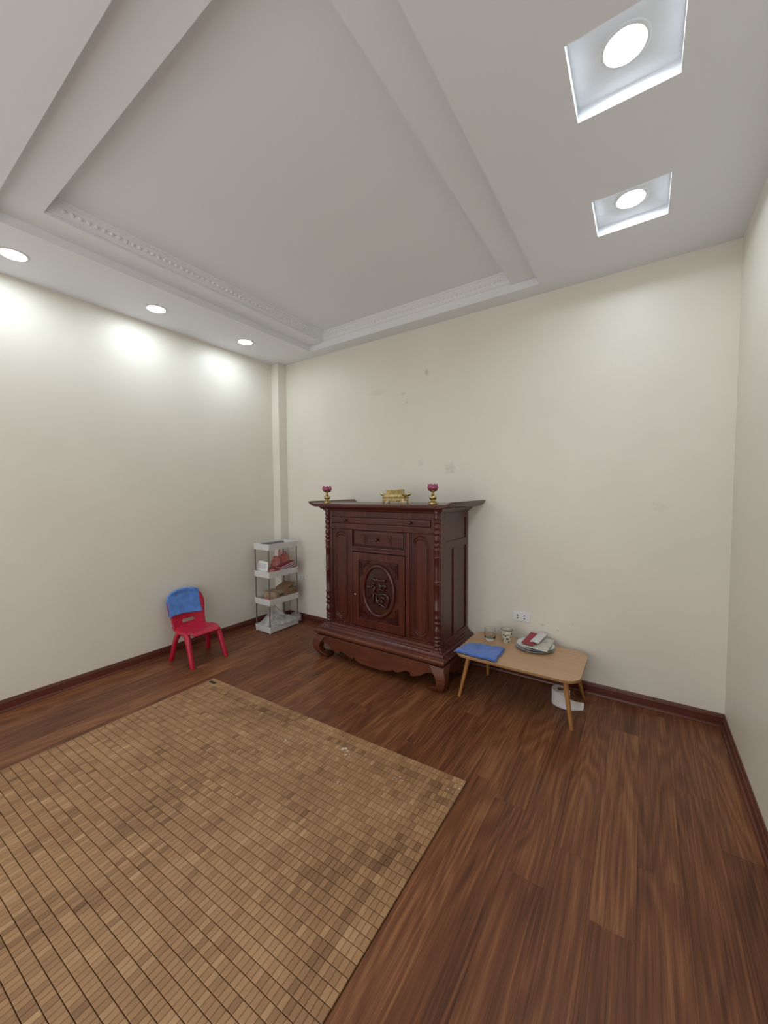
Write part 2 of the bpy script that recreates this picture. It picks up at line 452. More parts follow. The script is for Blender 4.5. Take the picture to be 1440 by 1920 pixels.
# ------------------------------------------------------------------ structure: ceiling with tray and two lamp recesses
SQX0, SQX1, SQD = 3.17, 3.484, 0.047
SQY = [(-1.562, -1.257), (-0.772, -0.466), (-2.352, -2.047), (-3.142, -2.837)]
holes = [(TX0, TX1, TY0, TY1)] + [(SQX0, SQX1, a, b) for a, b in SQY]
gx = sorted({0, W, TX0, TX1, SQX0, SQX1}); gy = sorted({NEAR, 0, TY0, TY1} | {v for s in SQY for v in s})
mb = MB()
for i in range(len(gx) - 1):
    for j in range(len(gy) - 1):
        cx, cy = (gx[i] + gx[i + 1]) / 2, (gy[j] + gy[j + 1]) / 2
        if any(a < cx < b and c < cy < d for a, b, c, d in holes): continue
        mb.quad((gx[i], gy[j], H), (gx[i], gy[j + 1], H), (gx[i + 1], gy[j + 1], H), (gx[i + 1], gy[j], H))
def walls_of(x0, x1, y0, y1, za, zb):
    mb.quad((x0, y0, za), (x0, y1, za), (x0, y1, zb), (x0, y0, zb)); mb.quad((x1, y0, za), (x1, y0, zb), (x1, y1, zb), (x1, y1, za))
    mb.quad((x0, y0, za), (x0, y0, zb), (x1, y0, zb), (x1, y0, za)); mb.quad((x0, y1, za), (x1, y1, za), (x1, y1, zb), (x0, y1, zb))
def lid(x0, x1, y0, y1, z): mb.quad((x0, y0, z), (x0, y1, z), (x1, y1, z), (x1, y0, z))
for a, b in SQY:
    walls_of(SQX0, SQX1, a, b, H, H + SQD); lid(SQX0, SQX1, a, b, H + SQD)
walls_of(TX0, TX1, TY0, TY1, H, H1)
lid(TX0, IX0, TY0, TY1, H1); lid(IX1, TX1, TY0, TY1, H1); lid(IX0, IX1, TY0, IY0, H1)
walls_of(IX0, IX1, IY0, TY1, H1, H2); lid(IX0, IX1, IY0, TY1, H2)
mb.box(0, NEAR, H + 0.2, W, 0, H + 0.24)
struct('ceiling', mb, 'ceil', 'white two-step tray ceiling with square lamp recesses', 'ceiling', fix=False)

# crown moulding around the inner opening (mitred), with a row of beads
MBZ, MTZ, MD = H1 + 0.012, H2, 0.056
prof = [(0, 0), (0.006, 0), (0.006, 0.006), (0.010, 0.010), (0.012, 0.022), (0.024, 0.040), (0.036, 0.049), (0.040, 0.052), (0.040, 0.057), (0.048, 0.060), (0.052, 0.066), (0.052, MTZ - MBZ), (0, MTZ - MBZ)]
def crown(n, p0, p1, inw, label, m0=1, m1=1):
    """p0->p1 along the edge, inw = inward direction"""
    p0, p1, inw = Vector((*p0, 0)), Vector((*p1, 0)), Vector((*inw, 0))
    d = (p1 - p0).normalized()
    mb = MB()
    A = [p0 + inw * u + d * u * m0 + Vector((0, 0, MBZ + v)) for u, v in prof]
    B = [p1 + inw * u - d * u * m1 + Vector((0, 0, MBZ + v)) for u, v in prof]
    mb.loft([A, B])
    o = struct('trim_%d' % n, mb, 'ceil', label, 'moulding', smooth=30)
    beads = MB()
    ln = (p1 - p0).length; k = int((ln - 0.16) / 0.0365)
    for i in range(k + 1):
        c = p0 + d * (0.08 + (ln - 0.16) * i / k) + inw * 0.0195 + Vector((0, 0, MBZ + 0.033))
        nrm = (inw * 0.8 - Vector((0, 0, 0.6))).normalized(); side = nrm.cross(d)
        base = [c + (d * math.cos(a) * 0.0125 + side * math.sin(a) * 0.011) for a in [2 * math.pi * q / 8 for q in range(8)]]
        midr = [c + nrm * 0.006 + (d * math.cos(a) * 0.009 + side * math.sin(a) * 0.008) for a in [2 * math.pi * q / 8 for q in range(8)]]
        top = [c + nrm * 0.009 + (d * math.cos(a) * 0.003 + side * math.sin(a) * 0.003) for a in [2 * math.pi * q / 8 for q in range(8)]]
        beads.loft([base, midr, top])
    b = build('bead_row', beads, 'ceil', parent=o, smooth=50); b['kind'] = 'stuff'
crown(1, (IX0, IY0), (IX0, TY1), (1, 0), 'beaded white crown moulding along the left side of the ceiling tray', 0, 1)
crown(2, (IX0, TY1), (IX1, TY1), (0, -1), 'beaded white crown moulding along the back side of the ceiling tray', 1, 0)

# baseboards: board with cap line, plus a shoe moulding
bprof = [(0, 0), (0.013, 0), (0.013, 0.058), (0.010, 0.061), (0.010, 0.066), (0.007, 0.070), (0.006, 0.076), (0, 0.076)]
sprof = [(0.013, 0), (0.024, 0), (0.0235, 0.006), (0.020, 0.012), (0.013, 0.015)]
def baseboard(name, runs, m, label):
    mb, ms = MB(), MB()
    for p0, p1, inw, m0, m1 in runs:
        p0, p1, inw = Vector((*p0, 0)), Vector((*p1, 0)), Vector((*inw, 0)); d = (p1 - p0).normalized()
        for pr, q in ((bprof, mb), (sprof, ms)):
            q.loft([[p0 + inw * u + d * u * m0 + Vector((0, 0, v)) for u, v in pr], [p1 + inw * u - d * u * m1 + Vector((0, 0, v)) for u, v in pr]])
    o = struct(name, mb, m, label, 'baseboard', smooth=30)
    build('shoe_moulding', ms, m, parent=o, smooth=30)
baseboard('baseboard_left', [((0, NEAR), (0, -PY), (1, 0), 1, 1)], 'base_y', 'dark red wooden baseboard along the left wall')
baseboard('baseboard_back', [((PX, 0), (W, 0), (0, -1), 1, 1)], 'base', 'dark red wooden baseboard along the back wall')
baseboard('baseboard_right', [((W, 0), (W, NEAR), (-1, 0), 1, 1)], 'base_y', 'dark red wooden baseboard along the right wall')
baseboard('baseboard_pillar', [((0, -PY), (PX, -PY), (0, -1), 1, -1), ((PX, -PY), (PX, 0), (1, 0), -1, 1)], 'base', 'short dark red baseboard wrapping the corner pillar')
baseboard('baseboard_front', [((0, NEAR), (W, NEAR), (0, 1), 1, 1)], 'base', 'dark red wooden baseboard behind the viewer')

# ------------------------------------------------------------------ downlights
def downlight(x, y, z, label, r=0.0585, group=None):
    t = thing('downlight', (x, y, z), label, 'light', group)
    ring = MB().lathe([(r + 0.014, 0.001), (r + 0.0155, -0.002), (r + 0.011, -0.005), (r + 0.003, -0.005), (r, -0.002), (r, 0.001)], (x, y, z), 40, caps=False)
    build('trim_ring', ring, 'ring', parent=t, smooth=40)
    disc = MB().lathe([(r, -0.0015), (r * 0.9, -0.0022), (0.001, -0.0026)], (x, y, z), 40, caps=False)
    build('diffuser', disc, 'lamp', parent=t, smooth=40)
G1, G2 = 'round downlights along the left wall', 'downlights in square ceiling recesses'
downlight(0.318, -0.668, H, 'round ceiling downlight nearest the corner pillar', group=G1)
downlight(0.308, -1.448, H, 'round ceiling downlight above the red chair, middle of the left row', group=G1)
downlight(0.318, -2.25, H, 'round ceiling downlight cut by the left picture edge', group=G1)
downlight(0.318, -3.05, H, 'round ceiling downlight out of view beside the viewer', group=G1)
lab = ['round downlight in the larger nearer square ceiling recess', 'round downlight in the smaller farther square ceiling recess',
       'recessed square downlight out of view above the viewer', 'recessed square downlight out of view behind the viewer']
for (a, b), l in zip(SQY, lab):
    downlight((SQX0 + SQX1) / 2, (a + b) / 2, H + SQD, l, group=G2)

# ------------------------------------------------------------------ bamboo tile mat
TW, TL = 0.0211, 0.0376
mat_t = thing('bamboo_mat', (1.74, -2.2, 0), 'brown bamboo tile mat with dark cord lines spread on the floor', 'mat')
MX1, MY1, SK = 2.735, -1.262, 0.0385
NC, NR = 94, 50
def mpt(a, b, z):
    """a = distance from the right edge, b = distance from the back edge"""
    x = MX1 - a + 0.006 * b
    wob = 0.004 * math.sin(3.1 * a + 0.7) * min(b, 0.5)
    return (x - 0.012 * b * a / 2, MY1 - b - SK * a + wob, z)
wb, lb = NC * TW, NR * TL
bk = MB().grid(lambda u, v: mpt(u * wb, v * lb, 0.0018), 20, 20)
build('backing', bk, 'thread', parent=mat_t, solid=0.003, off=-0.0)
g = 0.0011
def tile_shape(tint):
    hx, hy, c, z0, z1 = TW / 2 - 0.0004, TL / 2 - g, 0.0016, 0.0034, 0.0085
    mb = MB().loft([[(-hx, -hy, z0), (hx, -hy, z0), (hx, hy, z0), (-hx, hy, z0)], [(-hx, -hy, z1 - c * .8), (hx, -hy, z1 - c * .8), (hx, hy, z1 - c * .8), (-hx, hy, z1 - c * .8)],
                    [(-hx + c, -hy + c, z1), (hx - c, -hy + c, z1), (hx - c, hy - c, z1), (-hx + c, hy - c, z1)]])
    return mb
rnd = random.Random(3)
cells = []
for i in range(NC):
    for j in range(NR):
        a, b = (i + 0.5) * TW, (j + 0.5) * TL
        t = rnd.gauss(0.50, 0.075)
        if rnd.random() < 0.05: t += rnd.choice((-0.22, 0.2, 0.14))
        if 4 <= i <= 5 and j >= 2 and rnd.random() < 0.75: t -= 0.2
        if j == 2 and i >= 4 and rnd.random() < 0.75: t -= 0.2
        nz = noise.noise(Vector((i * 0.11, j * 0.16, 3.1)))
        if nz > 0.22 and rnd.random() < 0.55: t -= 0.17
        if nz < -0.35 and rnd.random() < 0.4: t += 0.12
        cells.append((i, j, a, b, min(max(t, 0.1), 0.95)))
def seen(p):
    d = Vector(p) - CAM; q = d.dot(fw)
    if q < 0.1: return 0
    x, y = 720 + 716 * d.dot(r2) / q, 960 - 716 * d.dot(u2) / q
    if not (8 < x < 1432 and 1280 < y < 1908): return 0
    return -d.z / (d.length ** 3)
ranked = sorted(cells, key=lambda c: -seen(mpt(c[2], c[3], 0.008)))
single = set((c[0], c[1]) for c in ranked[:300])
variants = {}
rest = MB(); rest_t = []
tbase = tile_shape(0)
ang = -SK
for (i, j, a, b, t) in cells:
    p = mpt(a, b, 0)
    sa = -math.atan(-SK)
    if (i, j) in single:
        q = round(t * 24)
        if q not in variants:
            me = bpy.data.meshes.new('bamboo_tile'); me.from_pydata(tbase.v, [], tbase.f)
            at = me.attributes.new('tint', 'FLOAT', 'FACE'); at.data.foreach_set('value', [q / 24] * len(me.polygons))
            me.materials.append(M['tile']); variants[q] = me
        o = bpy.data.objects.new('bamboo_tile', variants[q]); C.objects.link(o)
        o.parent = mat_t; o.location = Vector(p) - Vector(ORI[mat_t.name]); o.rotation_euler.z = sa * 0.9
    else:
        cs, sn = math.cos(sa * 0.9), math.sin(sa * 0.9)
        rest.add([(p[0] + x * cs - y * sn, p[1] + x * sn + y * cs, z) for x, y, z in tbase.v], tbase.f)
        rest_t += [t] * len(tbase.f)
o = build('bamboo_tile_field', rest, 'tile', parent=mat_t, fix=False)
o['kind'] = 'stuff'
at = o.data.attributes.new('tint', 'FLOAT', 'FACE'); at.data.foreach_set('value', rest_t)
# small sewn tag at the far left corner
p = Vector(mpt(wb - 0.055, 0.045, 0.0095))
build('sewn_tag', MB().box(p.x - 0.032, p.y - 0.011, p.z - 0.0012, p.x + 0.032, p.y + 0.011, p.z + 0.0008), 'tagm', parent=mat_t)
# dried white flakes on the mat
fl = MB()
spots = [(0.62, 0.13, 0.030), (0.60, 0.15, 0.02), (0.645, 0.12, 0.02), (0.50, 0.33, 0.016), (0.92, 0.03, 0.008), (0.85, 0.06, 0.008), (0.72, 0.05, 0.008),
         (0.03, 0.01, 0.01), (0.015, 0.03, 0.01), (0.02, 0.06, 0.012), (0.05, 0.09, 0.012), (0.02, 0.10, 0.01), (0.30, 0.17, 0.014), (0.27, 0.15, 0.016), (0.98, 0.24, 0.02), (0.95, 0.25, 0.018), (0.63, 0.2, 0.008)]
for a, b, r in spots:
    for k in range(3):
        c = Vector(mpt(a + rnd.uniform(-r, r), b + rnd.uniform(-r, r) * 0.6, 0.0087))
        th = rnd.uniform(0, 3.1); q = r * rnd.uniform(0.15, 0.36)
        pts = [(c.x + q * e * math.cos(th + f), c.y + q * e * math.sin(th + f)) for f, e in ((0, 1), (1.1, 0.4), (2.2, 0.6), (3.2, 1.1), (4.4, 0.35), (5.4, 0.5))]
        fl.prism(pts, lambda u, v, t: (u, v, t), 0.0085, 0.0096)
o = build('white_flakes', fl, 'flake', parent=mat_t); o['kind'] = 'stuff'

# ------------------------------------------------------------------ altar cabinet
AC = 1.70
cab = thing('altar_cabinet', (AC, -0.3, 0), 'dark red lacquered altar cabinet with turned columns and carved oval door', 'cabinet')
BX0, BX1, BF, BB = 1.163, 2.243, -0.53, -0.02
TZ = 1.316
# stand: legs
def leg(sx, sy):
    cx = AC + sx * 0.602; cy = -0.604 if sy < 0 else -0.022
    sec = [(0.192, 0.0, 0.115), (0.165, -0.010, 0.092), (0.135, -0.018, 0.068), (0.10, -0.020, 0.052), (0.07, -0.014, 0.050), (0.048, -0.004, 0.060), (0.036, 0.004, 0.105), (0.020, 0.014, 0.118), (0.0, 0.030, 0.112)]
    rings = []
    for z, a, b in sec:
        ya = a if sy < 0 else 0.0
        xa, xb = cx - sx * a, cx - sx * b
        yA, yB = cy - sy * ya, cy - sy * b
        rings.append([(xa, yA, z), (xb, yA, z), (xb, yB, z), (xa, yB, z)])
    build('leg', MB().loft(rings), 'lac_base', parent=cab, bevel=0.006, smooth=50)
for sx in (-1, 1):
    for sy in (-1, 1): leg(sx, sy)
half = [(0, .043), (.06, .044), (.11, .047), (.168, .060), (.186, .079), (.196, .068), (.213, .064), (.23, .066), (.262, .08), (.295, .096), (.325, .098), (.336, .090), (.338, .073), (.352, .070), (.37, .075), (.42, .094), (.455, .117), (.478, .129), (.50, .133)]
bot = [(-u, z) for u, z in reversed(half[1:])] + half
poly = [(AC + u, z) for u, z in bot] + [(AC + 0.56, 0.133), (AC + 0.59, 0.192), (AC - 0.59, 0.192), (AC - 0.56, 0.133)]
build('apron', MB().prism(poly, lambda u, v, t: (u, t, v), -0.602, -0.572), 'lac_base', parent=cab, bevel=0.003)
for sx in (-1, 1):
    x = AC + sx * 0.600
    pl = [(-0.52, 0.192), (-0.10, 0.192), (-0.12, 0.13), (-0.2, 0.09), (-0.31, 0.07), (-0.42, 0.09), (-0.50, 0.13)]
    build('side_apron', MB().prism(pl, lambda u, v, t: (t, u, v), x, x - sx * 0.028), 'lac_base', parent=cab, bevel=0.003)
def rect(x0, x1, f, b, z): return [(x0, f, z), (x1, f, z), (x1, b, z), (x0, b, z)]
def rloft(levels, x0, x1, f, b): return MB().loft([rect(x0 - o, x1 + o, f - o, b, z) for z, o in levels])
build('base_neck', rloft([(0.186, -0.012), (0.206, -0.012)], AC - 0.6, AC + 0.6, -0.604, -0.018), 'lac_dark', parent=cab)
build('base_slab', rloft([(0.204, -0.006), (0.208, 0.002), (0.216, 0.006), (0.228, 0.006), (0.236, 0.002), (0.241, -0.008)], AC - 0.602, AC + 0.602, -0.604, -0.014), 'lac_base', parent=cab, smooth=30)
build('plinth', rloft([(0.240, 0.060), (0.248, 0.058), (0.250, 0.047), (0.258, 0.044), (0.266, 0.036), (0.268, 0.024), (0.280, 0.019), (0.283, 0.008), (0.300, 0.002)], BX0, BX1, BF, -0.016), 'lac', parent=cab, smooth=25)
# carcass
build('body', MB().box(BX0 + 0.018, BF + 0.016, 0.285, BX1 - 0.018, BB, 1.275), 'lac_dark', parent=cab)
fr = MB()
FB = BF + 0.018
def fbox(x0, x1, z0, z1, f=BF): fr.box(x0, f, z0, x1, FB, z1)
fbox(1.205, 1.232, 0.298, 1.27); fbox(2.170, 2.197, 0.298, 1.27)
fbox(1.232, 2.170, 1.206, 1.27); fbox(1.232, 2.170, 1.112, 1.151); fbox(1.232, 2.170, 0.298, 0.316)
fbox(1.418, 1.450, 0.316, 1.112); fbox(1.958, 1.990, 0.316, 1.112)
fbox(1.450, 1.958, 0.928, 0.970)
build('face_frame', fr, 'lac_z', parent=cab, bevel=0.003)
ml = MB()
for z in (0.936, 0.962): ml.tube([(1.45, BF - 0.001, z), (1.958, BF - 0.001, z)], 0.0055, 8)
ml.tube([(1.215, BF - 0.001, 1.110), (2.187, BF - 0.001, 1.110)], 0.005, 8)
build('rail_moulding', ml, 'lac', parent=cab, smooth=60)
# corner stiles and columns
for sx in (-1, 1):
    cx = AC + sx * 0.5135 + 0.003
    build('corner_stile', MB().box(cx - 0.026, BF + 0.012, 0.285 if sx > 0 else 0.245, cx + 0.026, BF + 0.05, 1.275), 'lac_z', parent=cab, bevel=0.002)
    p_ = [(0.024, 0.278), (0.026, 0.285), (0.020, 0.292), (0.020, 0.305), (0.0265, 0.312), (0.020, 0.320), (0.019, 0.328), (0.0265, 0.336), (0.0265, 0.344), (0.019, 0.352), (0.021, 0.358), (0.0265, 0.366), (0.0205, 0.376), (0.023, 0.390), (0.0265, 0.406), (0.024, 0.425), (0.019, 0.442), (0.0175, 0.452),
          (0.0255, 0.462), (0.0265, 0.472), (0.018, 0.482), (0.018, 0.490), (0.026, 0.500), (0.0255, 0.512), (0.022, 0.522), (0.0225, 0.555), (0.0265, 0.560), (0.0265, 0.568), (0.0225, 0.573), (0.0235, 0.65), (0.0225, 0.735), (0.0265, 0.740), (0.0265, 0.747), (0.022, 0.751), (0.022, 0.760), (0.0265, 0.764), (0.0265, 0.772), (0.0225, 0.776),
          (0.0235, 0.86), (0.0225, 0.932), (0.0265, 0.937), (0.0265, 0.945), (0.0225, 0.949), (0.0235, 0.985), (0.0265, 0.994), (0.0265, 1.004), (0.0185, 1.012), (0.0265, 1.024), (0.0265, 1.036), (0.018, 1.046), (0.0245, 1.060), (0.0265, 1.072), (0.022, 1.090), (0.0185, 1.100), (0.0265, 1.110), (0.0255, 1.120), (0.0185, 1.134), (0.0255, 1.152), (0.0265, 1.166), (0.0185, 1.178), (0.0265, 1.190), (0.0185, 1.206), (0.0265, 1.224), (0.0225, 1.238), (0.0265, 1.248), (0.0265, 1.27)]
    build('column', MB().lathe(p_, (cx, BF + 0.004, 0), 20), 'lac_z', parent=cab, smooth=45)
    build('column_foot', rloft([(0.262, 0.014), (0.272, 0.010), (0.281, 0.0)], cx - 0.026, cx + 0.026, BF - 0.024, BF + 0.03), 'lac', parent=cab, bevel=0.002)
# side panels
for sx in (-1, 1):
    xo = BX1 if sx > 0 else BX0
    xi = xo - sx * 0.02
    s = MB()
    for y0, y1, z0, z1 in ((-0.482, -0.45, 0.285, 1.275), (-0.055, BB, 0.285, 1.275), (-0.45, -0.055, 1.206, 1.275), (-0.45, -0.055, 0.985, 1.042), (-0.45, -0.055, 0.285, 0.318), (-0.298, -0.242, 0.318, 0.985)):
        s.box(xi, y0, z0, xo, y1, z1)
    build('side_frame', s, 'lac_y', parent=cab, bevel=0.003)
    for y0, y1, z0, z1 in ((-0.45, -0.055, 1.042, 1.206), (-0.45, -0.298, 0.318, 0.985), (-0.242, -0.055, 0.318, 0.985)):
        build('side_panel', MB().box(xi, y0, z0, xo - sx * 0.009, y1, z1), 'lac_y', parent=cab)
# tall arched panels either side of the door
def stadium(cx, z0, z1, hw, y, n=12):
    pts = []
    for k in range(n + 1):
        a = math.pi * k / n; pts.append((cx + hw * math.cos(a), y, z1 - hw + hw * math.sin(a)))
    for k in range(n + 1):
        a = math.pi + math.pi * k / n; pts.append((cx + hw * math.cos(a), y, z0 + hw + hw * math.sin(a)))
    return pts
for x0, x1 in ((1.232, 1.418), (1.990, 2.170)):
    cx = (x0 + x1) / 2
    pn = build('arched_panel', MB().box(x0, FB - 0.004, 0.316, x1, FB + 0.01, 1.112), 'lac_z', parent=cab)
    mm = MB().ring(stadium(cx, 0.345, 1.082, 0.060, FB - 0.004), 0.006)
    mm.ring(stadium(cx, 0.362, 1.062, 0.043, FB - 0.004), 0.0045)
    build('arch_moulding', mm, 'lac_z', parent=pn, smooth=60)
    bd = MB()
    for a, b, c, d in ((x0, x0 + 0.01, 0.316, 1.112), (x1 - 0.01, x1, 0.316, 1.112), (x0, x1, 0.316, 0.326), (x0, x1, 1.102, 1.112)):
        bd.box(a, FB - 0.010, c, b, FB, d)
    build('panel_bead', bd, 'lac_z', parent=pn, bevel=0.002)
def knob(x, z, par, y=BF, s=1.0):
    pr = [(0.006, 0), (0.006, 0.008), (0.012, 0.013), (0.015, 0.019), (0.013, 0.026), (0.006, 0.030), (0.001, 0.031)]
    k = MB().lathe([(r * s, h * s) for r, h in pr], (0, 0, 0), 14)
    k.v = [(x + vx, y - vz, z + vy) for vx, vy, vz in k.v]
    build('knob', k, 'lac_dark', parent=par, smooth=50)
dr = build('wide_drawer', MB().box(1.236, BF - 0.004, 1.155, 2.166, BF + 0.02, 1.202), 'lac', parent=cab, bevel=0.004)
knob(1.395, 1.179, dr, BF - 0.004, 0.8); knob(2.007, 1.179, dr, BF - 0.004, 0.8)
sd = build('small_drawer', MB().box(1.474, BF + 0.001, 0.984, 1.936, BF + 0.02, 1.094).box(1.464, FB - 0.007, 0.976, 1.944, FB + 0.004, 1.104), 'lac', parent=cab, bevel=0.004)
ft = MB()
x0, x1, z0, z1 = 1.575, 1.832, 1.0, 1.072
yk = BF - 0.003
for a, b, c, d in ((x0, x1, z1 - 0.005, z1), (x0, x1, z0, z0 + 0.005), (x0, x0 + 0.005, z0, z1), (x1 - 0.005, x1, z0, z1)): ft.box(a, yk, c, b, BF + 0.004, d)
for sx in (-1, 1):
    for sz in (-1, 1):
        ex = x0 if sx < 0 else x1; ez = z0 if sz < 0 else z1
        for (a, b, c, d) in ((0.005, 0.030, 0.016, 0.020), (0.026, 0.030, 0.016, 0.030), (0.012, 0.016, 0.024, 0.034), (0.012, 0.026, 0.026, 0.030)):
            ft.box(ex - sx * a, yk, ez - sz * c, ex - sx * b, BF + 0.004, ez - sz * d)
build('fretwork', ft, 'lac_dark', parent=sd)
knob((x0 + x1) / 2, (z0 + z1) / 2, sd, BF + 0.001, 1.0)
# door
DX0, DX1, DZ0, DZ1 = 1.456, 1.952, 0.322, 0.923
QX0, QX1, QZ0, QZ1 = 1.516, 1.896, 0.388, 0.864
d_ = MB()
for a, b, c, d in ((DX0, QX0, DZ0, DZ1), (QX1, DX1, DZ0, DZ1), (QX0, QX1, DZ0, QZ0), (QX0, QX1, QZ1, DZ1)): d_.box(a, BF - 0.003, c, b, BF + 0.016, d)
door = build('door', d_, 'lac_z', parent=cab, bevel=0.003)
cp = MB().box(QX0, BF + 0.009, QZ0, QX1, BF + 0.02, QZ1)
build('carved_panel', cp, 'lac', parent=door)
OX, OZ, ORX, ORZ = 1.709, 0.628, 0.144, 0.198
ov = MB().ring([(OX + ORX * math.cos(2 * math.pi * k / 64), BF + 0.004, OZ + ORZ * math.sin(2 * math.pi * k / 64)) for k in range(64)], 0.015, 8)
build('oval_moulding', ov, 'lac', parent=door, smooth=60)
dish = MB().prism([(OX + 0.135 * math.cos(2 * math.pi * k / 48), OZ + 0.189 * math.sin(2 * math.pi * k / 48)) for k in range(48)], lambda u, v, t: (u, t, v), BF + 0.0075, BF + 0.011)
build('oval_field', dish, 'lac_dark', parent=door)
bd = MB()
for k in range(84):
    a = 2 * math.pi * k / 84
    c = (OX + (ORX + 0.0205) * math.cos(a), BF + 0.007, OZ + (ORZ + 0.0205) * math.sin(a))
    bd.lathe([(0.001, -0.0045), (0.0042, -0.002), (0.0042, 0.002), (0.001, 0.0045)], c, 6)
o = build('bead_ring', bd, 'lac', parent=door, smooth=60); o['kind'] = 'stuff'
def fb(cx, cz, sx, sz, a, b, c, d): fr2.box(cx + sx * a, BF - 0.002, cz + sz * c, cx + sx * b, BF + 0.01, cz + sz * d)
for sx, cx in ((1, QX0), (-1, QX1)):
    for sz, cz in ((1, QZ0), (-1, QZ1)):
        fr2 = MB()
        for r_ in ((0.008, 0.110, 0.008, 0.013), (0.008, 0.013, 0.008, 0.125), (0.022, 0.085, 0.022, 0.027), (0.022, 0.027, 0.022, 0.095), (0.036, 0.062, 0.036, 0.041), (0.036, 0.041, 0.036, 0.066), (0.05, 0.055, 0.036, 0.056), (0.036, 0.055, 0.054, 0.059),
                   (0.080, 0.085, 0.008, 0.036), (0.085, 0.105, 0.031, 0.036), (0.100, 0.105, 0.020, 0.036), (0.008, 0.036, 0.090, 0.095), (0.031, 0.036, 0.095, 0.118), (0.018, 0.036, 0.113, 0.118), (0.066, 0.07, 0.03, 0.05), (0.026, 0.044, 0.072, 0.076)):
            fb(cx, cz, sx, sz, *r_)
        build('corner_fretwork', fr2, 'lac', parent=door, bevel=0.001)
# carved brush-style fortune character, each stroke a rounded swelling ridge
def Z(a, b): return (OX + (a - 520) * 0.000665, OZ - (b - 640) * 0.000548)
strokes = [([(425, 462), (450, 470), (485, 486)], [9, 14, 6]),
           ([(500, 468), (530, 486), (575, 476), (622, 478)], [13, 10, 10, 14]),
           ([(366, 572), (378, 598), (415, 590), (462, 560)], [10, 15, 11, 12]),
           ([(470, 575), (462, 630), (425, 690), (375, 755)], [9, 14, 13, 5]),
           ([(445, 650), (452, 720), (446, 790), (452, 832)], [9, 12, 12, 6]),
           ([(470, 660), (492, 690), (500, 700)], [7, 12, 6]),
           ([(430, 520), (455, 528), (470, 540)], [6, 11, 6]),
           ([(535, 520), (548, 570), (545, 620)], [8, 11, 9]),
           ([(530, 548), (575, 556), (622, 548), (612, 590), (600, 622)], [9, 9, 14, 11, 8]),
           ([(535, 618), (560, 612), (605, 614)], [13, 10, 8]),
           ([(480, 690), (540, 684), (600, 668), (650, 690), (662, 740), (650, 810), (625, 858), (598, 838)], [6, 9, 11, 15, 14, 13, 12, 5]),
           ([(495, 690), (492, 750), (512, 800), (530, 815)], [8, 12, 14, 6]),
           ([(540, 722), (575, 716), (605, 732)], [8, 13, 7]),
           ([(575, 716), (572, 760), (574, 800)], [8, 9, 10]),
           ([(505, 770), (545, 775), (590, 778)], [10, 8, 13]),
           ([(520, 845), (545, 822), (585, 838), (610, 862)], [8, 12, 12, 6])]
fu = MB()
def cat(pts, k=4):
    out = []
    n = len(pts)
    for i in range(n - 1):
        p0, p1, p2, p3 = pts[max(i - 1, 0)], pts[i], pts[i + 1], pts[min(i + 2, n - 1)]
        for s in range(k):
            t = s / k
            out.append(tuple(0.5 * (2 * b + (c - a) * t + (2 * a - 5 * b + 4 * c - d) * t * t + (-a + 3 * b - 3 * c + d) * t ** 3) for a, b, c, d in zip(p0, p1, p2, p3)))
    return out + [pts[-1]]
for pts, rs in strokes:
    q = cat([(*Z(*p), r * 0.00080) for p, r in zip(pts, rs)])
    fu.tube([(x, BF + 0.002, z) for x, z, r in q], [max(r, 0.002) for x, z, r in q], 8, nrm=(0, 1, 0), flat=1.0)
build('carved_character', fu, 'lac_dark', parent=door, smooth=60)['label'] = 'raised brush-written fortune character'
lk = MB().lathe([(0.007, 0), (0.007, 0.004), (0.005, 0.005)], (0, 0, 0), 14)
lk.v = [(1.482 + a, BF - 0.003 - c, 0.577 + b) for a, b, c in lk.v]
build('lock', lk, 'steel', parent=door, smooth=40)
# cornice and swept top
build('cornice', rloft([(1.252, 0.002), (1.258, 0.012), (1.266, 0.014), (1.270, 0.026), (1.280, 0.034), (1.292, 0.040)], BX0, BX1, BF, -0.014), 'lac', parent=cab, smooth=25)
tp = []
for y, xl, xr, dz in ((-0.602, 1.036, 2.356, 0.0), (-0.598, 1.034, 2.358, 0.0), (-0.3, 1.045, 2.370, 0.004), (-0.012, 1.062, 2.384, 0.008)):
    e = 0.004 if y == -0.602 else 0
    top = [(xl, 1.334 + dz - e), (xl + 0.010, 1.335 + dz - e), (xl + 0.03, 1.322 + dz * .5 - e), (xl + 0.055, TZ - e), (AC, TZ - e), (xr - 0.055, TZ - e), (xr - 0.03, 1.322 + dz * .5 - e), (xr - 0.010, 1.335 + dz - e), (xr, 1.334 + dz - e)]
    btm = [(xr + 0.002, 1.326 + dz), (xr - 0.012, 1.312), (xr - 0.04, 1.297), (xr - 0.075, 1.289), (AC, 1.289), (xl + 0.075, 1.289), (xl + 0.04, 1.297), (xl + 0.012, 1.312), (xl - 0.002, 1.326 + dz)]
    tp.append([(x, y, z) for x, z in top + btm])
build('top_board', MB().loft(tp), 'lac', parent=cab, bevel=0.0025, smooth=40)

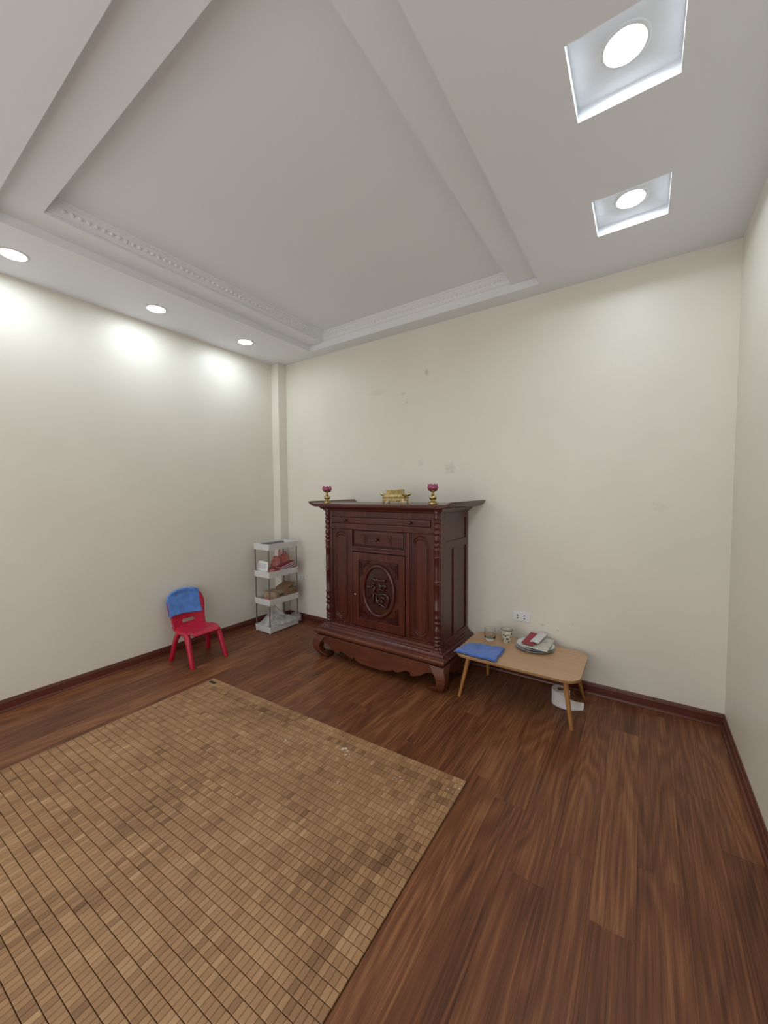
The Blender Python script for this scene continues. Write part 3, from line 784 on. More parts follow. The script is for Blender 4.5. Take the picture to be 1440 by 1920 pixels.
# ------------------------------------------------------------------ things on the altar
def holder(x, y, label):
    t = thing('candle_holder', (x, y, TZ), label, 'candle holder', 'lotus candle holders on the altar')
    st = [(0.036, 0.0), (0.037, 0.004), (0.036, 0.010), (0.030, 0.012), (0.031, 0.018), (0.026, 0.022), (0.016, 0.024), (0.014, 0.029), (0.022, 0.034), (0.0275, 0.044), (0.0275, 0.052), (0.022, 0.062), (0.013, 0.067), (0.010, 0.072), (0.013, 0.076), (0.009, 0.080), (0.009, 0.086), (0.014, 0.092), (0.026, 0.096), (0.034, 0.100), (0.036, 0.104), (0.034, 0.105), (0.02, 0.100)]
    build('brass_stem', MB().lathe(st, (x, y, TZ), 20), 'brass', parent=t, smooth=45)
    cup = MB()
    rings = []
    pr = [(0.020, 0.100), (0.032, 0.106), (0.0385, 0.116), (0.0385, 0.126), (0.035, 0.135), (0.034, 0.140), (0.0365, 0.1455), (0.033, 0.1455), (0.031, 0.138), (0.033, 0.124), (0.026, 0.110), (0.001, 0.107)]
    n = 32
    for i, (r, z) in enumerate(pr):
        k = 0.09 if z > 0.11 else 0.03
        hz = 0.004 if 0.139 < z else 0
        rings.append([(x + r * (1 + k * math.cos(8 * a)) * math.cos(a), y + r * (1 + k * math.cos(8 * a)) * math.sin(a), TZ + z + hz * math.cos(8 * a)) for a in [2 * math.pi * q / n for q in range(n)]])
    cup.loft(rings)
    build('lotus_cup', cup, 'pinkglass', parent=t, smooth=50)
holder(1.113, -0.45, 'brass candle holder with pink lotus cup at the left end of the altar')
holder(2.135, -0.43, 'brass candle holder with pink lotus cup at the right end of the altar')
bx, by = 1.748, -0.33
cs = thing('brass_censer', (bx, by, TZ), 'ornate brass stand holding a small pierced box on the altar', 'ornament')
bs = MB()
pl = [(-0.102, 0.0), (-0.085, 0.0), (-0.078, 0.018), (-0.05, 0.024), (-0.03, 0.018), (0, 0.012), (0.03, 0.018), (0.05, 0.024), (0.078, 0.018), (0.085, 0.0), (0.102, 0.0), (0.098, 0.03), (0.098, 0.045), (-0.098, 0.045), (-0.098, 0.03)]
for y0 in (by - 0.045, by + 0.037): bs.prism([(bx + u, TZ + v) for u, v in pl], lambda u, v, t: (u, t, v), y0, y0 + 0.008)
for x0 in (bx - 0.10, bx + 0.086): bs.box(x0, by - 0.04, TZ + 0.022, x0 + 0.014, by + 0.04, TZ + 0.045)
build('footed_stand', bs, 'brass', parent=cs, bevel=0.002)
build('stand_deck', MB().loft([rect(bx - 0.100, bx + 0.100, by - 0.048, by + 0.048, TZ + 0.044), rect(bx - 0.103, bx + 0.103, by - 0.05, by + 0.05, TZ + 0.05), rect(bx - 0.088, bx + 0.088, by - 0.04, by + 0.04, TZ + 0.058), rect(bx - 0.085, bx + 0.085, by - 0.038, by + 0.038, TZ + 0.070)]), 'brass', parent=cs, bevel=0.002)
for sx in (-1, 1):
    hd = MB()
    pts = cat([(bx + sx * 0.082, by, TZ + 0.058), (bx + sx * 0.105, by, TZ + 0.066), (bx + sx * 0.125, by, TZ + 0.074), (bx + sx * 0.148, by, TZ + 0.078)])
    hd.tube(pts, [0.006 + 0.007 * math.sin(math.pi * i / (len(pts) - 1)) for i in range(len(pts))], 8)
    build('handle', hd, 'brass', parent=cs, smooth=60)
def pierced(x0, x1, z0, z1, y0, y1):
    m_ = MB().box(x0, y0 + 0.004, z0, x1, y1 - 0.004, z1 - 0.004)
    nb = max(3, int((x1 - x0) / 0.016))
    for k in range(nb + 1):
        xx = x0 + (x1 - x0) * k / nb
        m_.box(xx - 0.0022, y0, z0, xx + 0.0022, y1, z1)
    m_.box(x0 - 0.003, y0 - 0.001, z1 - 0.006, x1 + 0.003, y1 + 0.001, z1); m_.box(x0 - 0.003, y0 - 0.001, z0, x1 + 0.003, y1 + 0.001, z0 + 0.006)
    m_.box(x0, y0 + 0.001, (z0 + z1) / 2 - 0.002, x1, y1 - 0.001, (z0 + z1) / 2 + 0.002)
    return m_
build('pierced_box', pierced(bx - 0.072, bx + 0.014, TZ + 0.07, TZ + 0.108, by - 0.028, by + 0.028), 'brass', parent=cs)
build('pierced_box', pierced(bx + 0.020, bx + 0.066, TZ + 0.07, TZ + 0.111, by - 0.028, by + 0.028), 'brass', parent=cs)

# ------------------------------------------------------------------ low folding table
TT = 0.300
tb = thing('low_table', (2.74, -0.31, 0), 'low folding table with rounded beech top against the back wall', 'table')
def rrect(x0, x1, y0, y1, r, n=7):
    pts = []
    for cx, cy, a0 in ((x1 - r, y0 + r, -90), (x1 - r, y1 - r, 0), (x0 + r, y1 - r, 90), (x0 + r, y0 + r, 180)):
        for k in range(n + 1):
            a = math.radians(a0 + 90 * k / n); pts.append((cx + r * math.cos(a), cy + r * math.sin(a)))
    return pts
TX = (2.350, 3.132, -0.560, -0.050)
out = rrect(*TX, 0.09)
build('table_top', MB().prism(out, lambda u, v, t: (u, v, t), TT - 0.004, TT), 'table', parent=tb, bevel=0.001)
build('edge_band', MB().prism(rrect(2.351, 3.131, -0.559, -0.051, 0.09), lambda u, v, t: (u, v, t), TT - 0.019, TT - 0.004), 'table_edge', parent=tb, bevel=0.002)
for fx, fy, tx, ty in ((3.092, -0.528, 3.045, -0.478), (2.392, -0.540, 2.440, -0.478), (3.105, -0.090, 3.045, -0.135), (2.455, -0.135, 2.455, -0.135)):
    lg = MB(); rings = []
    for k in range(5):
        s = k / 4; c = Vector((tx, ty, TT - 0.019)).lerp(Vector((fx, fy, 0)), s)
        h = 0.017 * (1 - s) + 0.0105 * s
        rings.append([(c.x + h * math.cos(a) , c.y + h * math.sin(a), c.z) for a in [2 * math.pi * q / 12 for q in range(12)]])
    lg.loft(rings)
    L_ = build('leg', lg, 'tleg', parent=tb, smooth=50)
    build('hinge_block', MB().box(tx - 0.03, ty - 0.02, TT - 0.031, tx + 0.03, ty + 0.02, TT - 0.019), 'tleg', parent=tb, bevel=0.003)

# glass tumbler
gx_, gy_ = 2.489, -0.192
gl = MB().lathe([(0.001, 0), (0.030, 0), (0.034, 0.003), (0.040, 0.02), (0.0425, 0.045), (0.041, 0.07), (0.038, 0.088), (0.0365, 0.088), (0.0395, 0.07), (0.041, 0.045), (0.0375, 0.022), (0.030, 0.016), (0.001, 0.015)], (gx_, gy_, TT + 0.0008), 36, caps=False)
tag(build('glass_tumbler', gl, 'glass', loc=(gx_, gy_, TT), smooth=50), 'clear glass tumbler on the low table near the cabinet', 'glass')
# painted cup
kx, ky = 2.607, -0.168
cup = thing('ceramic_cup', (kx, ky, TT), 'cream ceramic cup with dark blue painted patches on the low table', 'cup')
cp_ = [(0.001, 0.0), (0.030, 0.0), (0.0325, 0.003), (0.034, 0.03), (0.038, 0.065), (0.0415, 0.096), (0.0395, 0.0965), (0.036, 0.065), (0.031, 0.012), (0.001, 0.008)]
build('cup_body', MB().lathe(cp_, (kx, ky, TT), 32, caps=False), 'cup', parent=cup, smooth=45)
def cupr(z): return 0.0325 + (0.0415 - 0.0325) * (z / 0.096) ** 1.3
def patch(a0, z0, w_, h_, m, seed, name):
    rr = random.Random(seed); n = 9; pts = []
    for k in range(n):
        t = 2 * math.pi * k / n; e = rr.uniform(0.6, 1.1)
        a = a0 + w_ * e * math.cos(t); z = max(0.004, min(0.0955, z0 + h_ * e * math.sin(t)))
        pts.append((a, z))
    m_ = MB()
    f = lambda a, z, d: (kx + (cupr(z) + d) * math.cos(a), ky + (cupr(z) + d) * math.sin(a), TT + z)
    m_.loft([[f(a, z, -0.0005) for a, z in pts], [f(a, z, 0.0006) for a, z in pts]])
    build(name, m_, m, parent=cup)
for q, (a, z, w_, h_, m) in enumerate([(-1.95, 0.062, 0.22, 0.007, 'cupblue'), (-1.55, 0.055, 0.22, 0.008, 'cupblue'), (-1.15, 0.066, 0.26, 0.006, 'cupblue'), (-1.75, 0.075, 0.10, 0.016, 'cupochre'), (-2.0, 0.035, 0.1, 0.012, 'cupblue'), (-1.2, 0.035, 0.3, 0.008, 'cupblue'),
                                       (-0.9, 0.015, 0.25, 0.007, 'cupgreen'), (-1.5, 0.02, 0.12, 0.008, 'cupgreen'), (-2.25, 0.018, 0.12, 0.012, 'cupblue'), (-0.6, 0.05, 0.14, 0.016, 'cupochre'), (-2.5, 0.07, 0.2, 0.008, 'cupblue'), (-0.3, 0.07, 0.2, 0.01, 'cupblue'), (0.6, 0.05, 0.3, 0.01, 'cupblue'), (1.8, 0.06, 0.3, 0.01, 'cupgreen')]):
    patch(a, z, w_, h_, m, q, 'painted_patch')
build('rim_line', MB().lathe([(0.0413, 0.094), (0.0422, 0.0955), (0.0418, 0.0975), (0.0398, 0.0975), (0.0394, 0.0955)], (kx, ky, TT), 32, caps=False), 'cupblue', parent=cup, smooth=60)

# plates
px_, py_ = 2.803, -0.172
def plate(z, r, label, dx=0, dy=0, tilt=0):
    t = thing('plate', (px_ + dx, py_ + dy, z), label, 'plate', 'stacked plates on the low table')
    n = 60
    prof_ = [(0.001, 0.0), (0.62, 0.0), (0.66, 0.003), (0.80, 0.008), (0.97, 0.0165), (1.0, 0.0185), (0.985, 0.0205), (0.80, 0.0125), (0.66, 0.0075), (0.60, 0.005), (0.001, 0.005)]
    rings = []
    for q, (k, h) in enumerate(prof_):
        ring = []
        for i in range(n):
            a = 2 * math.pi * i / n
            rr = k * r * (1 + (0.012 * math.cos(30 * a) if 0.9 > k > 0.7 and q < 5 else 0))
            ring.append((px_ + dx + rr * math.cos(a), py_ + dy + rr * math.sin(a), z + h))
        rings.append(ring)
    build('dish', MB().loft(rings, caps=False), 'porcelain', parent=t, smooth=50)
    rl = MB().lathe([(r * 0.985, 0.0206), (r * 0.994, 0.0204), (r * 1.0015, 0.0192), (r * 1.0012, 0.0182)], (px_ + dx, py_ + dy, z), n, caps=False)
    build('rim_line', rl, 'rimblue', parent=t, smooth=60)
plate(TT, 0.128, 'white plate at the bottom of the stack on the low table')
plate(TT + 0.0115, 0.126, 'white plate with thin dark rim on top of the stack', 0.004, 0.004)
# papers on the plates
ZP = TT + 0.0375
def sheet(name, corners, zc, thick, m, label, cat, bend=0.0, par=None, nu=6):
    """bilinear patch from four corners (x, y, z), thick slab"""
    a, b, c, d = [Vector(q) for q in corners]
    def f(u, v):
        p = a.lerp(b, u).lerp(d.lerp(c, u), v); p.z += bend * math.sin(math.pi * u); return p
    mb = MB().grid(f, nu, 6)
    o = build(name, mb, m, parent=par, loc=None if par else tuple((a + b + c + d) / 4), solid=thick, off=1, bevel=0)
    if label: tag(o, label, cat)
    return o
sheet('notebook', [(2.735, -0.255, ZP + .001), (2.905, -0.275, ZP - 0.0), (2.91, -0.045, ZP + 0.002), (2.75, -0.022, ZP + 0.004)], 0, 0.007, 'cream', 'cream paper booklet lying on the stacked plates under the red envelope', 'booklet')
env = thing('red_envelope', (2.78, -0.14, ZP + 0.013), 'red card with small pale flower emblem on the plates', 'card')
RZ = ZP + 0.0125
sheet('card_front', [(2.730, -0.250, RZ), (2.812, -0.258, RZ), (2.800, -0.032, RZ + 0.004), (2.742, -0.020, RZ + 0.005)], 0, 0.002, 'redpaper', None, None, par=env)
em = MB()
for k in range(5):
    a = k * 2 * math.pi / 5
    em.lathe([(0.005, 0), (0.005, 0.0008), (0.001, 0.001)], (2.770 + 0.007 * math.cos(a), -0.125 + 0.009 * math.sin(a), RZ + 0.0025), 8)
em.lathe([(0.003, 0), (0.003, 0.0008)], (2.765, -0.155, RZ + 0.0015), 8)
build('flower_emblem', em, 'paper', parent=env)
wp = MB()
wa = [(2.783, -0.215, RZ + 0.004), (2.835, -0.222, RZ + 0.004), (2.855, -0.035, RZ + 0.009), (2.803, -0.020, RZ + 0.009)]
sheet('folded_paper', wa, 0, 0.008, 'paper', 'folded white paper slip leaning on the red card', 'paper', bend=0.006, nu=10)
ln_ = MB().box(2.853, -0.145, ZP + 0.0085, 2.880, -0.142, ZP + 0.0092)
bk_ = [o for o in C.objects if o.name == 'notebook'][0]
build('printed_line', ln_, 'ink', parent=bk_)

# blue cloth on the table, folded, one edge over the table front
tw = thing('blue_cloth', (2.51, -0.44, TT), 'crumpled blue microfibre cloth folded on the corner of the low table', 'cloth')
def cloth(u, v, lift, sh=0):
    a, b, c, d = Vector((2.356, -0.552, 0)), Vector((2.650, -0.562, 0)), Vector((2.640, -0.315, 0)), Vector((2.392, -0.368, 0))
    p = a.lerp(b, u).lerp(d.lerp(c, u), v)
    e = noise.noise(Vector((u * 5, v * 4, lift * 90)))
    p.x += 0.008 * noise.noise(Vector((v * 6, 3.3, sh))) + sh; p.y += 0.010 * noise.noise(Vector((u * 7, 9.1, sh)))
    p.z = TT + 0.005 + lift + 0.006 * abs(e) + 0.005 * abs(math.sin(9 * u + 4 * v + 2 * e)) + 0.003 * noise.noise(Vector((u * 14, v * 11, lift * 50)))
    edge = min(u, 1 - u, v, 1 - v)
    p.z -= max(0, 0.05 - edge) * 0.05 * (1 if lift > 0.005 else 0)
    return p
build('lower_layer', MB().grid(lambda u, v: cloth(u, v, 0.0), 28, 22), 'blue2', parent=tw, solid=0.004, off=0, smooth=80)
build('upper_layer', MB().grid(lambda u, v: cloth(u * 0.97 + 0.0, v * 0.98, 0.011, 0.004), 28, 22), 'blue2', parent=tw, solid=0.004, off=0, smooth=80)

# ------------------------------------------------------------------ toilet roll under the table
rx_, ry_ = 2.990, -0.262
tr = thing('toilet_roll', (rx_, ry_, 0), 'white toilet paper roll with loose tail under the low table', 'toilet roll')
build('paper_roll', MB().lathe([(0.022, 0.0), (0.054, 0.0), (0.055, 0.003), (0.055, 0.097), (0.054, 0.1), (0.022, 0.1)], (rx_, ry_, 0.0), 36, caps=False), 'tissue', parent=tr, smooth=40)
build('cardboard_core', MB().lathe([(0.0222, 0.001), (0.0222, 0.0985), (0.0208, 0.0985), (0.0208, 0.001), (0.0222, 0.001)], (rx_, ry_, 0.0), 24, caps=False), 'card', parent=tr, smooth=40)
def tail(u, v):
    # peels from the near face of the roll and lies on the floor to the right
    pth = cat([(rx_ - 0.050, ry_ - 0.026), (rx_ - 0.028, ry_ - 0.0505), (rx_ + 0.015, ry_ - 0.066), (rx_ + 0.06, ry_ - 0.062), (rx_ + 0.105, ry_ - 0.036), (rx_ + 0.135, ry_ - 0.012)], 6)
    s = u * (len(pth) - 1); i = min(int(s), len(pth) - 2); f = s - i
    x = pth[i][0] * (1 - f) + pth[i + 1][0] * f; y = pth[i][1] * (1 - f) + pth[i + 1][1] * f
    lay = max(0, (u - 0.35) / 0.65) ** 0.9
    h = 0.096 * v
    return (x + lay * 0.0 * v, y + lay * 0.060 * v, 0.003 + h * (1 - 0.86 * lay) + 0.004 * math.sin(u * 17 + v * 5) * lay * v)
build('loose_tail', MB().grid(tail, 30, 8), 'tissue', parent=tr, solid=0.0012, off=0, smooth=70)

# ------------------------------------------------------------------ wall outlets
def outlet(x0, x1, z0, z1, label):
    t = thing('wall_outlet', ((x0 + x1) / 2, 0, (z0 + z1) / 2), label, 'outlet', 'twin wall outlets on the back wall')
    cx, cz = (x0 + x1) / 2, (z0 + z1) / 2
    build('cover_plate', MB().box(x0, -0.008, z0, x1, -0.0002, z1), 'white', parent=t, bevel=0.003)
    w_ = (x1 - x0)
    for sx in (-1, 1):
        ux = cx + sx * w_ * 0.19
        m_ = build('socket_module', MB().box(ux - w_ * 0.17, -0.0105, cz - 0.022, ux + w_ * 0.17, -0.0075, cz + 0.022), 'white', parent=t, bevel=0.001)
        h = MB()
        for sz in (-1, 1):
            h.box(ux - 0.0042, -0.0112, cz + sz * 0.0105 - 0.0042, ux + 0.0042, -0.0096, cz + sz * 0.0105 + 0.0042)
        build('pin_slots', h, 'black', parent=m_)
outlet(2.602, 2.730, 0.420, 0.490, 'white twin wall outlet above the low table')
outlet(0.268, 0.388, 0.438, 0.506, 'white twin wall outlet low on the back wall beside the storage rack')

# ------------------------------------------------------------------ white four-tier storage rack
SX0, SX1, SY0, SY1 = 0.138, 0.372, -0.498, -0.108
rk = thing('storage_rack', ((SX0 + SX1) / 2, (SY0 + SY1) / 2, 0), 'slim white four-tier plastic storage rack in the corner', 'rack')
TZS = [0.006, 0.283, 0.560, 0.838]
def tray(z):
    out = []
    for r_, dz in (('o', 0), ('o', 0.062), ('i', 0.062), ('i', 0.006)):
        k = 0 if r_ == 'o' else 0.004
        e = 0.004 if dz == 0 else 0
        out.append([(x, y, z + dz) for x, y in rrect(SX0 + k + e, SX1 - k - e, SY0 + k + e, SY1 - k - e, 0.008, 3)])
    return MB().loft(out)
for z in TZS: build('tray', tray(z), 'tray', parent=rk, bevel=0.001)
for x in (SX0 + 0.014, SX1 - 0.014):
    for y in (SY0 + 0.012, SY1 - 0.012):
        build('post', MB().tube([(x, y, 0.012), (x, y, 0.885)], 0.0062, 10), 'post', parent=rk, smooth=50)
        build('foot', MB().lathe([(0.008, 0.0), (0.008, 0.008)], (x, y, 0), 10), 'tray', parent=rk)
# top: dark leaflet
sheet('leaflet', [(0.19, -0.45, 0.896), (0.31, -0.44, 0.880), (0.362, -0.27, 0.892), (0.25, -0.22, 0.902)], 0, 0.003, 'greyp', 'dark grey leaflet lying in the top tray of the rack', 'leaflet')
# second tray: white printed pouch, red packets, magazines, red bag
zt = 0.566
def pouch(u, v):
    x = 0.146 + 0.165 * u; bul = math.sin(math.pi * u) * math.sin(math.pi * min(v, 0.98))
    return (x + 0.004 * math.sin(7 * v), -0.475 + 0.03 * v, zt + 0.002 + v * (0.142 + 0.006 * math.sin(4 * u)))
wpch = thing('plastic_pouch', (0.22, -0.45, zt), 'white plastic pouch with grey print standing in the second tray', 'pouch')
def pf(s): return lambda u, v: (lambda p: (p[0], p[1] + s * 0.014 * math.sin(math.pi * u) * math.sin(math.pi * v) ** 0.7, p[2]))(pouch(u, v))
m_ = MB(); m_.grid(pf(-1), 14, 14); m_.grid(pf(1), 14, 14)
build('pouch_body', m_, 'white', parent=wpch, smooth=70)
pr = MB()
rr = random.Random(5)
for r_ in range(4):
    for c in range(8):
        u0 = 0.14 + 0.09 * c; v0 = 0.84 - r_ * 0.085
        pp = [pf(-1)(u0, v0), pf(-1)(u0 + 0.05, v0 - 0.01), pf(-1)(u0 + 0.045 + 0.02 * rr.random(), v0 - 0.05), pf(-1)(u0 + 0.02, v0 - 0.055)]
        pr.loft([[(x, y + 0.0004, z) for x, y, z in pp], [(x, y - 0.0012, z) for x, y, z in pp]])
o = build('grey_print', pr, mat('faded_violet_print', (0.33, 0.32, 0.42), 0.6), parent=wpch); o['kind'] = 'stuff'
def packet(c, s, rz, m, label, cat_='packet', name='snack_packet', tilt=0.3, group='red packets in the second tray'):
    c = Vector(c); R = Matrix.Rotation(rz, 3, 'Z') @ Matrix.Rotation(tilt, 3, 'X')
    mb = MB()
    for q in (1, -1):
        mb.grid(lambda u, v: c + R @ Vector(((u - .5) * s[0], (v - .5) * s[1], q * s[2] * (math.sin(math.pi * u) * math.sin(math.pi * v)) ** 0.5 + 0.003 * noise.noise(Vector((u * 5, v * 5, q + rz))))), 8, 8)
    return tag(build(name, mb, m, loc=tuple(c), smooth=70), label, cat_, group)
M['redpk'] = mat('red_foil', (0.42, 0.03, 0.04), 0.3, var=0.5, vscale=28)
packet((0.190, -0.412, 0.628), (0.08, 0.06, 0.012), 0.3, 'redpk', 'red packet at the left end of the second tray', tilt=0.5)
packet((0.262, -0.405, 0.622), (0.07, 0.06, 0.011), -0.4, 'redpk', 'red packet in the middle of the second tray behind the white pouch', tilt=0.35)
packet((0.332, -0.440, 0.624), (0.06, 0.08, 0.011), 0.2, 'pinkbag', 'pinkish packet at the front corner of the second tray', tilt=0.3)
packet((0.325, -0.372, 0.616), (0.07, 0.09, 0.011), 0.1, 'redpk', 'flat red packet lying before the magazines', tilt=0.1)
for k in range(3):
    c = Vector((0.318, -0.238, 0.616 + 0.019 * k))
    t = thing('magazine', tuple(c), ['lowest', 'middle', 'topmost'][k] + ' of three red-spined magazines leaning in the second tray', 'magazine', 'magazines in the second tray')
    R = Matrix.Rotation(0.20, 3, 'X') @ Matrix.Rotation(0.02 * k, 3, 'Z')
    build('cover', MB().obox(c, (0.040, 0.105, 0.0012), R).obox(c + R @ Vector((0, 0, 0.0125)), (0.040, 0.105, 0.0012), R).obox(c + R @ Vector((-0.0385, 0, 0.006)), (0.0013, 0.105, 0.005), R), 'magred', parent=t)
    build('pages', MB().obox(c + R @ Vector((0.0015, 0, 0.0062)), (0.038, 0.1035, 0.0048), R), 'pages', parent=t)
def blob(c, r, seed, amp=0.35, n=18, squash=None):
    mb = MB(); rings = []
    for j in range(n + 1):
        th = math.pi * j / n; ring = []
        for i in range(2 * n):
            ph = math.pi * i / n
            d = Vector((math.sin(th) * math.cos(ph), math.sin(th) * math.sin(ph), math.cos(th)))
            f = 1 + amp * noise.noise(d * 1.7 + Vector((seed, 0, 0))) + 0.5 * amp * abs(noise.noise(d * 4.3 + Vector((0, seed, 0))))
            p = Vector(c) + Vector((d.x * r[0] * f, d.y * r[1] * f, d.z * r[2] * f))
            if squash is not None: p.z = max(p.z, squash)
            ring.append(p)
        rings.append(ring)
    return mb.loft(rings, caps=False)
rb = thing('red_plastic_bag', (0.224, -0.22, 0.566), 'translucent red plastic bag behind the magazines in the second tray', 'bag')
build('bag_body', blob((0.222, -0.275, 0.660), (0.040, 0.062, 0.085), 2.2, 0.4), 'redfilm', parent=rb, smooth=80)
build('bag_body', blob((0.226, -0.170, 0.675), (0.040, 0.056, 0.092), 5.6, 0.35), 'redfilm', parent=rb, smooth=80)
build('bag_knot', blob((0.224, -0.235, 0.765), (0.016, 0.014, 0.040), 8.1, 0.5, 12), 'redfilm', parent=rb, smooth=80)
# third tray: cardboard boxes and a pink sachet
def carton(c, s, rz, m, label, flap):
    c = Vector(c)
    t = thing('cardboard_box', tuple(c), label, 'box', 'cardboard boxes in the third tray')
    R = Matrix.Rotation(rz, 3, 'Z'); th = 0.003
    hx, hy, hz = s[0] / 2, s[1] / 2, s[2]
    m_ = MB().obox(c + Vector((0, 0, th / 2)), (hx, hy, th / 2), R)
    for dx, dy, ax, ay in ((-hx, 0, th / 2, hy), (hx, 0, th / 2, hy), (0, -hy, hx, th / 2), (0, hy, hx, th / 2)):
        m_.obox(c + R @ Vector((dx, dy, hz / 2)), (ax, ay, hz / 2), R)
    build('box_body', m_, m, parent=t)
    for side, angf in flap:
        if side in 'LR':
            q = -1 if side == 'L' else 1
            Rf = R @ Matrix.Rotation(-q * angf, 3, 'Y')
            build('flap', MB().obox(c + R @ Vector((q * hx, 0, hz)) + Rf @ Vector((-q * hx * 0.5, 0, 0)), (hx * 0.5, hy, th / 2), Rf), m, parent=t)
        else:
            q = -1 if side == 'F' else 1
            Rf = R @ Matrix.Rotation(q * angf, 3, 'X')
            build('flap', MB().obox(c + R @ Vector((0, q * hy, hz)) + Rf @ Vector((0, -q * hy * 0.95, 0)), (hx, hy * 0.95, th / 2), Rf), m, parent=t)
    return t
b1 = carton((0.258, -0.340, 0.294), (0.170, 0.130, 0.098), 0.10, 'cardl', 'pale printed cardboard box at the front of the third tray', [('L', 0.3), ('R', -0.02)])
carton((0.270, -0.195, 0.294), (0.165, 0.140, 0.112), 0.02, 'card', 'brown cardboard box with raised flap at the back of the third tray', [('B', -0.02), ('F', -0.35)])
build('printed_patch', MB().obox((0.3455, -0.325, 0.362), (0.0012, 0.030, 0.012), Matrix.Rotation(0.10, 3, 'Z')), 'greyp', parent=b1)
packet((0.300, -0.455, 0.330), (0.085, 0.055, 0.018), 0.2, 'pinkbag', 'crumpled pink foil sachet at the front of the third tray', 'sachet', 'foil_sachet', 0.7, None)
sheet('leaflet', [(0.15, -0.485, 0.2898), (0.36, -0.485, 0.2898), (0.36, -0.13, 0.2898), (0.15, -0.13, 0.2898)], 0, 0.003, 'magred', 'dark red leaflet lying under the boxes in the third tray', 'leaflet')
# bottom: cloudy plastic bag overflowing the tray
pb = thing('clear_plastic_bag', (0.255, -0.30, 0.02), 'cloudy clear plastic bag heaped in the bottom tray of the rack', 'bag')
def heap(u, v):
    x = SX0 + 0.012 + (SX1 - SX0 - 0.024) * u; y = SY0 + 0.012 + (SY1 - SY0 - 0.024) * v
    e = (math.sin(math.pi * u) ** 0.6) * (math.sin(math.pi * v) ** 0.55)
    pk = math.exp(-((v - 0.42) / 0.30) ** 2 - ((u - 0.35) / 0.5) ** 2)
    h = 0.055 + e * (0.025 + 0.130 * pk) + 0.022 * noise.noise(Vector((u * 5, v * 7, 1))) * e + 0.008 * abs(noise.noise(Vector((u * 8, v * 11, 4)))) * e
    return (x + 0.010 * noise.noise(Vector((u * 6, v * 6, 8))) * e, y, 0.012 + h)
build('bag_body', MB().grid(heap, 34, 44), 'film', parent=pb, smooth=80)
def drape(u, v):
    # sheet of film hanging over the right rim of the bottom tray
    y = SY0 + 0.10 + 0.31 * u
    pth = [(SX1 - 0.05, 0.10), (SX1 - 0.012, 0.082), (SX1 + 0.008, 0.074), (SX1 + 0.014, 0.055), (SX1 + 0.012, 0.030)]
    s = v * 4; i = min(int(s), 3); f = s - i
    x = pth[i][0] * (1 - f) + pth[i + 1][0] * f; z = pth[i][1] * (1 - f) + pth[i + 1][1] * f
    k = 0.25 + 0.75 * u
    if z < 0.072: z = 0.072 - (0.072 - z) * k
    return (x + 0.006 * noise.noise(Vector((u * 7, v * 3, 2))), y, z + 0.03 * u * (1 - v) + 0.012 * noise.noise(Vector((u * 8, v * 4, 5))) * (1 - v * 0.6))
build('draped_film', MB().grid(drape, 26, 14), 'film', parent=pb, smooth=80)
pt = MB()
for k in range(7):
    u = 0.80 + 0.004 * k; v = 0.30 + 0.045 * k
    a, b = Vector(heap(0.66, v)), Vector(heap(0.78, v + 0.02))
    off = Vector((0.002, -0.0, 0.002))
    pt.loft([[a + off, a + off + Vector((0, 0.006, 0.0)), b + off + Vector((0, 0.006, 0)), b + off], [a + off * 1.6, a + off * 1.6 + Vector((0, 0.006, 0)), b + off * 1.6 + Vector((0, 0.006, 0)), b + off * 1.6]])
build('printed_marks', pt, 'flake', parent=pb)

# ------------------------------------------------------------------ red children's chair
CY = -1.185
ch = thing('child_chair', (0.28, CY, 0), "red plastic children's chair against the left wall", 'chair')
def backx(y, z):
    return 0.142 - (z - 0.25) * 0.27 + 0.9 * (y ** 2)
outl = [(-0.140, 0.245), (-0.142, 0.30), (-0.150, 0.36), (-0.158, 0.42), (-0.158, 0.465), (-0.146, 0.508), (-0.118, 0.535), (-0.07, 0.550), (0, 0.556)]
outl = outl + [(-a, b) for a, b in reversed(outl[:-1])]
SLC = (0.0, 0.303)
def raypoly(a):
    dx, dz = math.cos(a), math.sin(a); best = 9
    n = len(outl)
    for i in range(n):
        (x0, z0), (x1, z1) = outl[i], outl[(i + 1) % n]
        x0 -= SLC[0]; x1 -= SLC[0]; z0 -= SLC[1]; z1 -= SLC[1]
        den = dx * (z1 - z0) - dz * (x1 - x0)
        if abs(den) < 1e-9: continue
        t = (x0 * (z1 - z0) - z0 * (x1 - x0)) / den
        s = (x0 * dz - z0 * dx) / den
        if t > 0 and -1e-6 <= s <= 1 + 1e-6: best = min(best, t)
    return best
def slotr(a):
    hw, hh = 0.042, 0.0135
    dx, dz = abs(math.cos(a)), abs(math.sin(a))
    if dz > 1e-6 and dx * hh / dz <= hw: return hh / dz
    # circle part centred at hw
    b = dx * hw; c = hw * hw - hh * hh
    return b + math.sqrt(max(b * b - c, 0))
NA, NRG = 72, 10
mb = MB(); rings = []
for k in range(NRG + 1):
    f = (k / NRG) ** 1.3; ring = []
    for i in range(NA):
        a = 2 * math.pi * i / NA
        r = slotr(a) * (1 - f) + raypoly(a) * f
        y, z = SLC[0] + r * math.cos(a), SLC[1] + r * math.sin(a)
        ring.append((backx(y, z), CY + y, z))
    rings.append(ring)
mb.loft(rings, caps=False)
build('backrest', mb, 'red', parent=ch, solid=0.012, off=0, smooth=50)
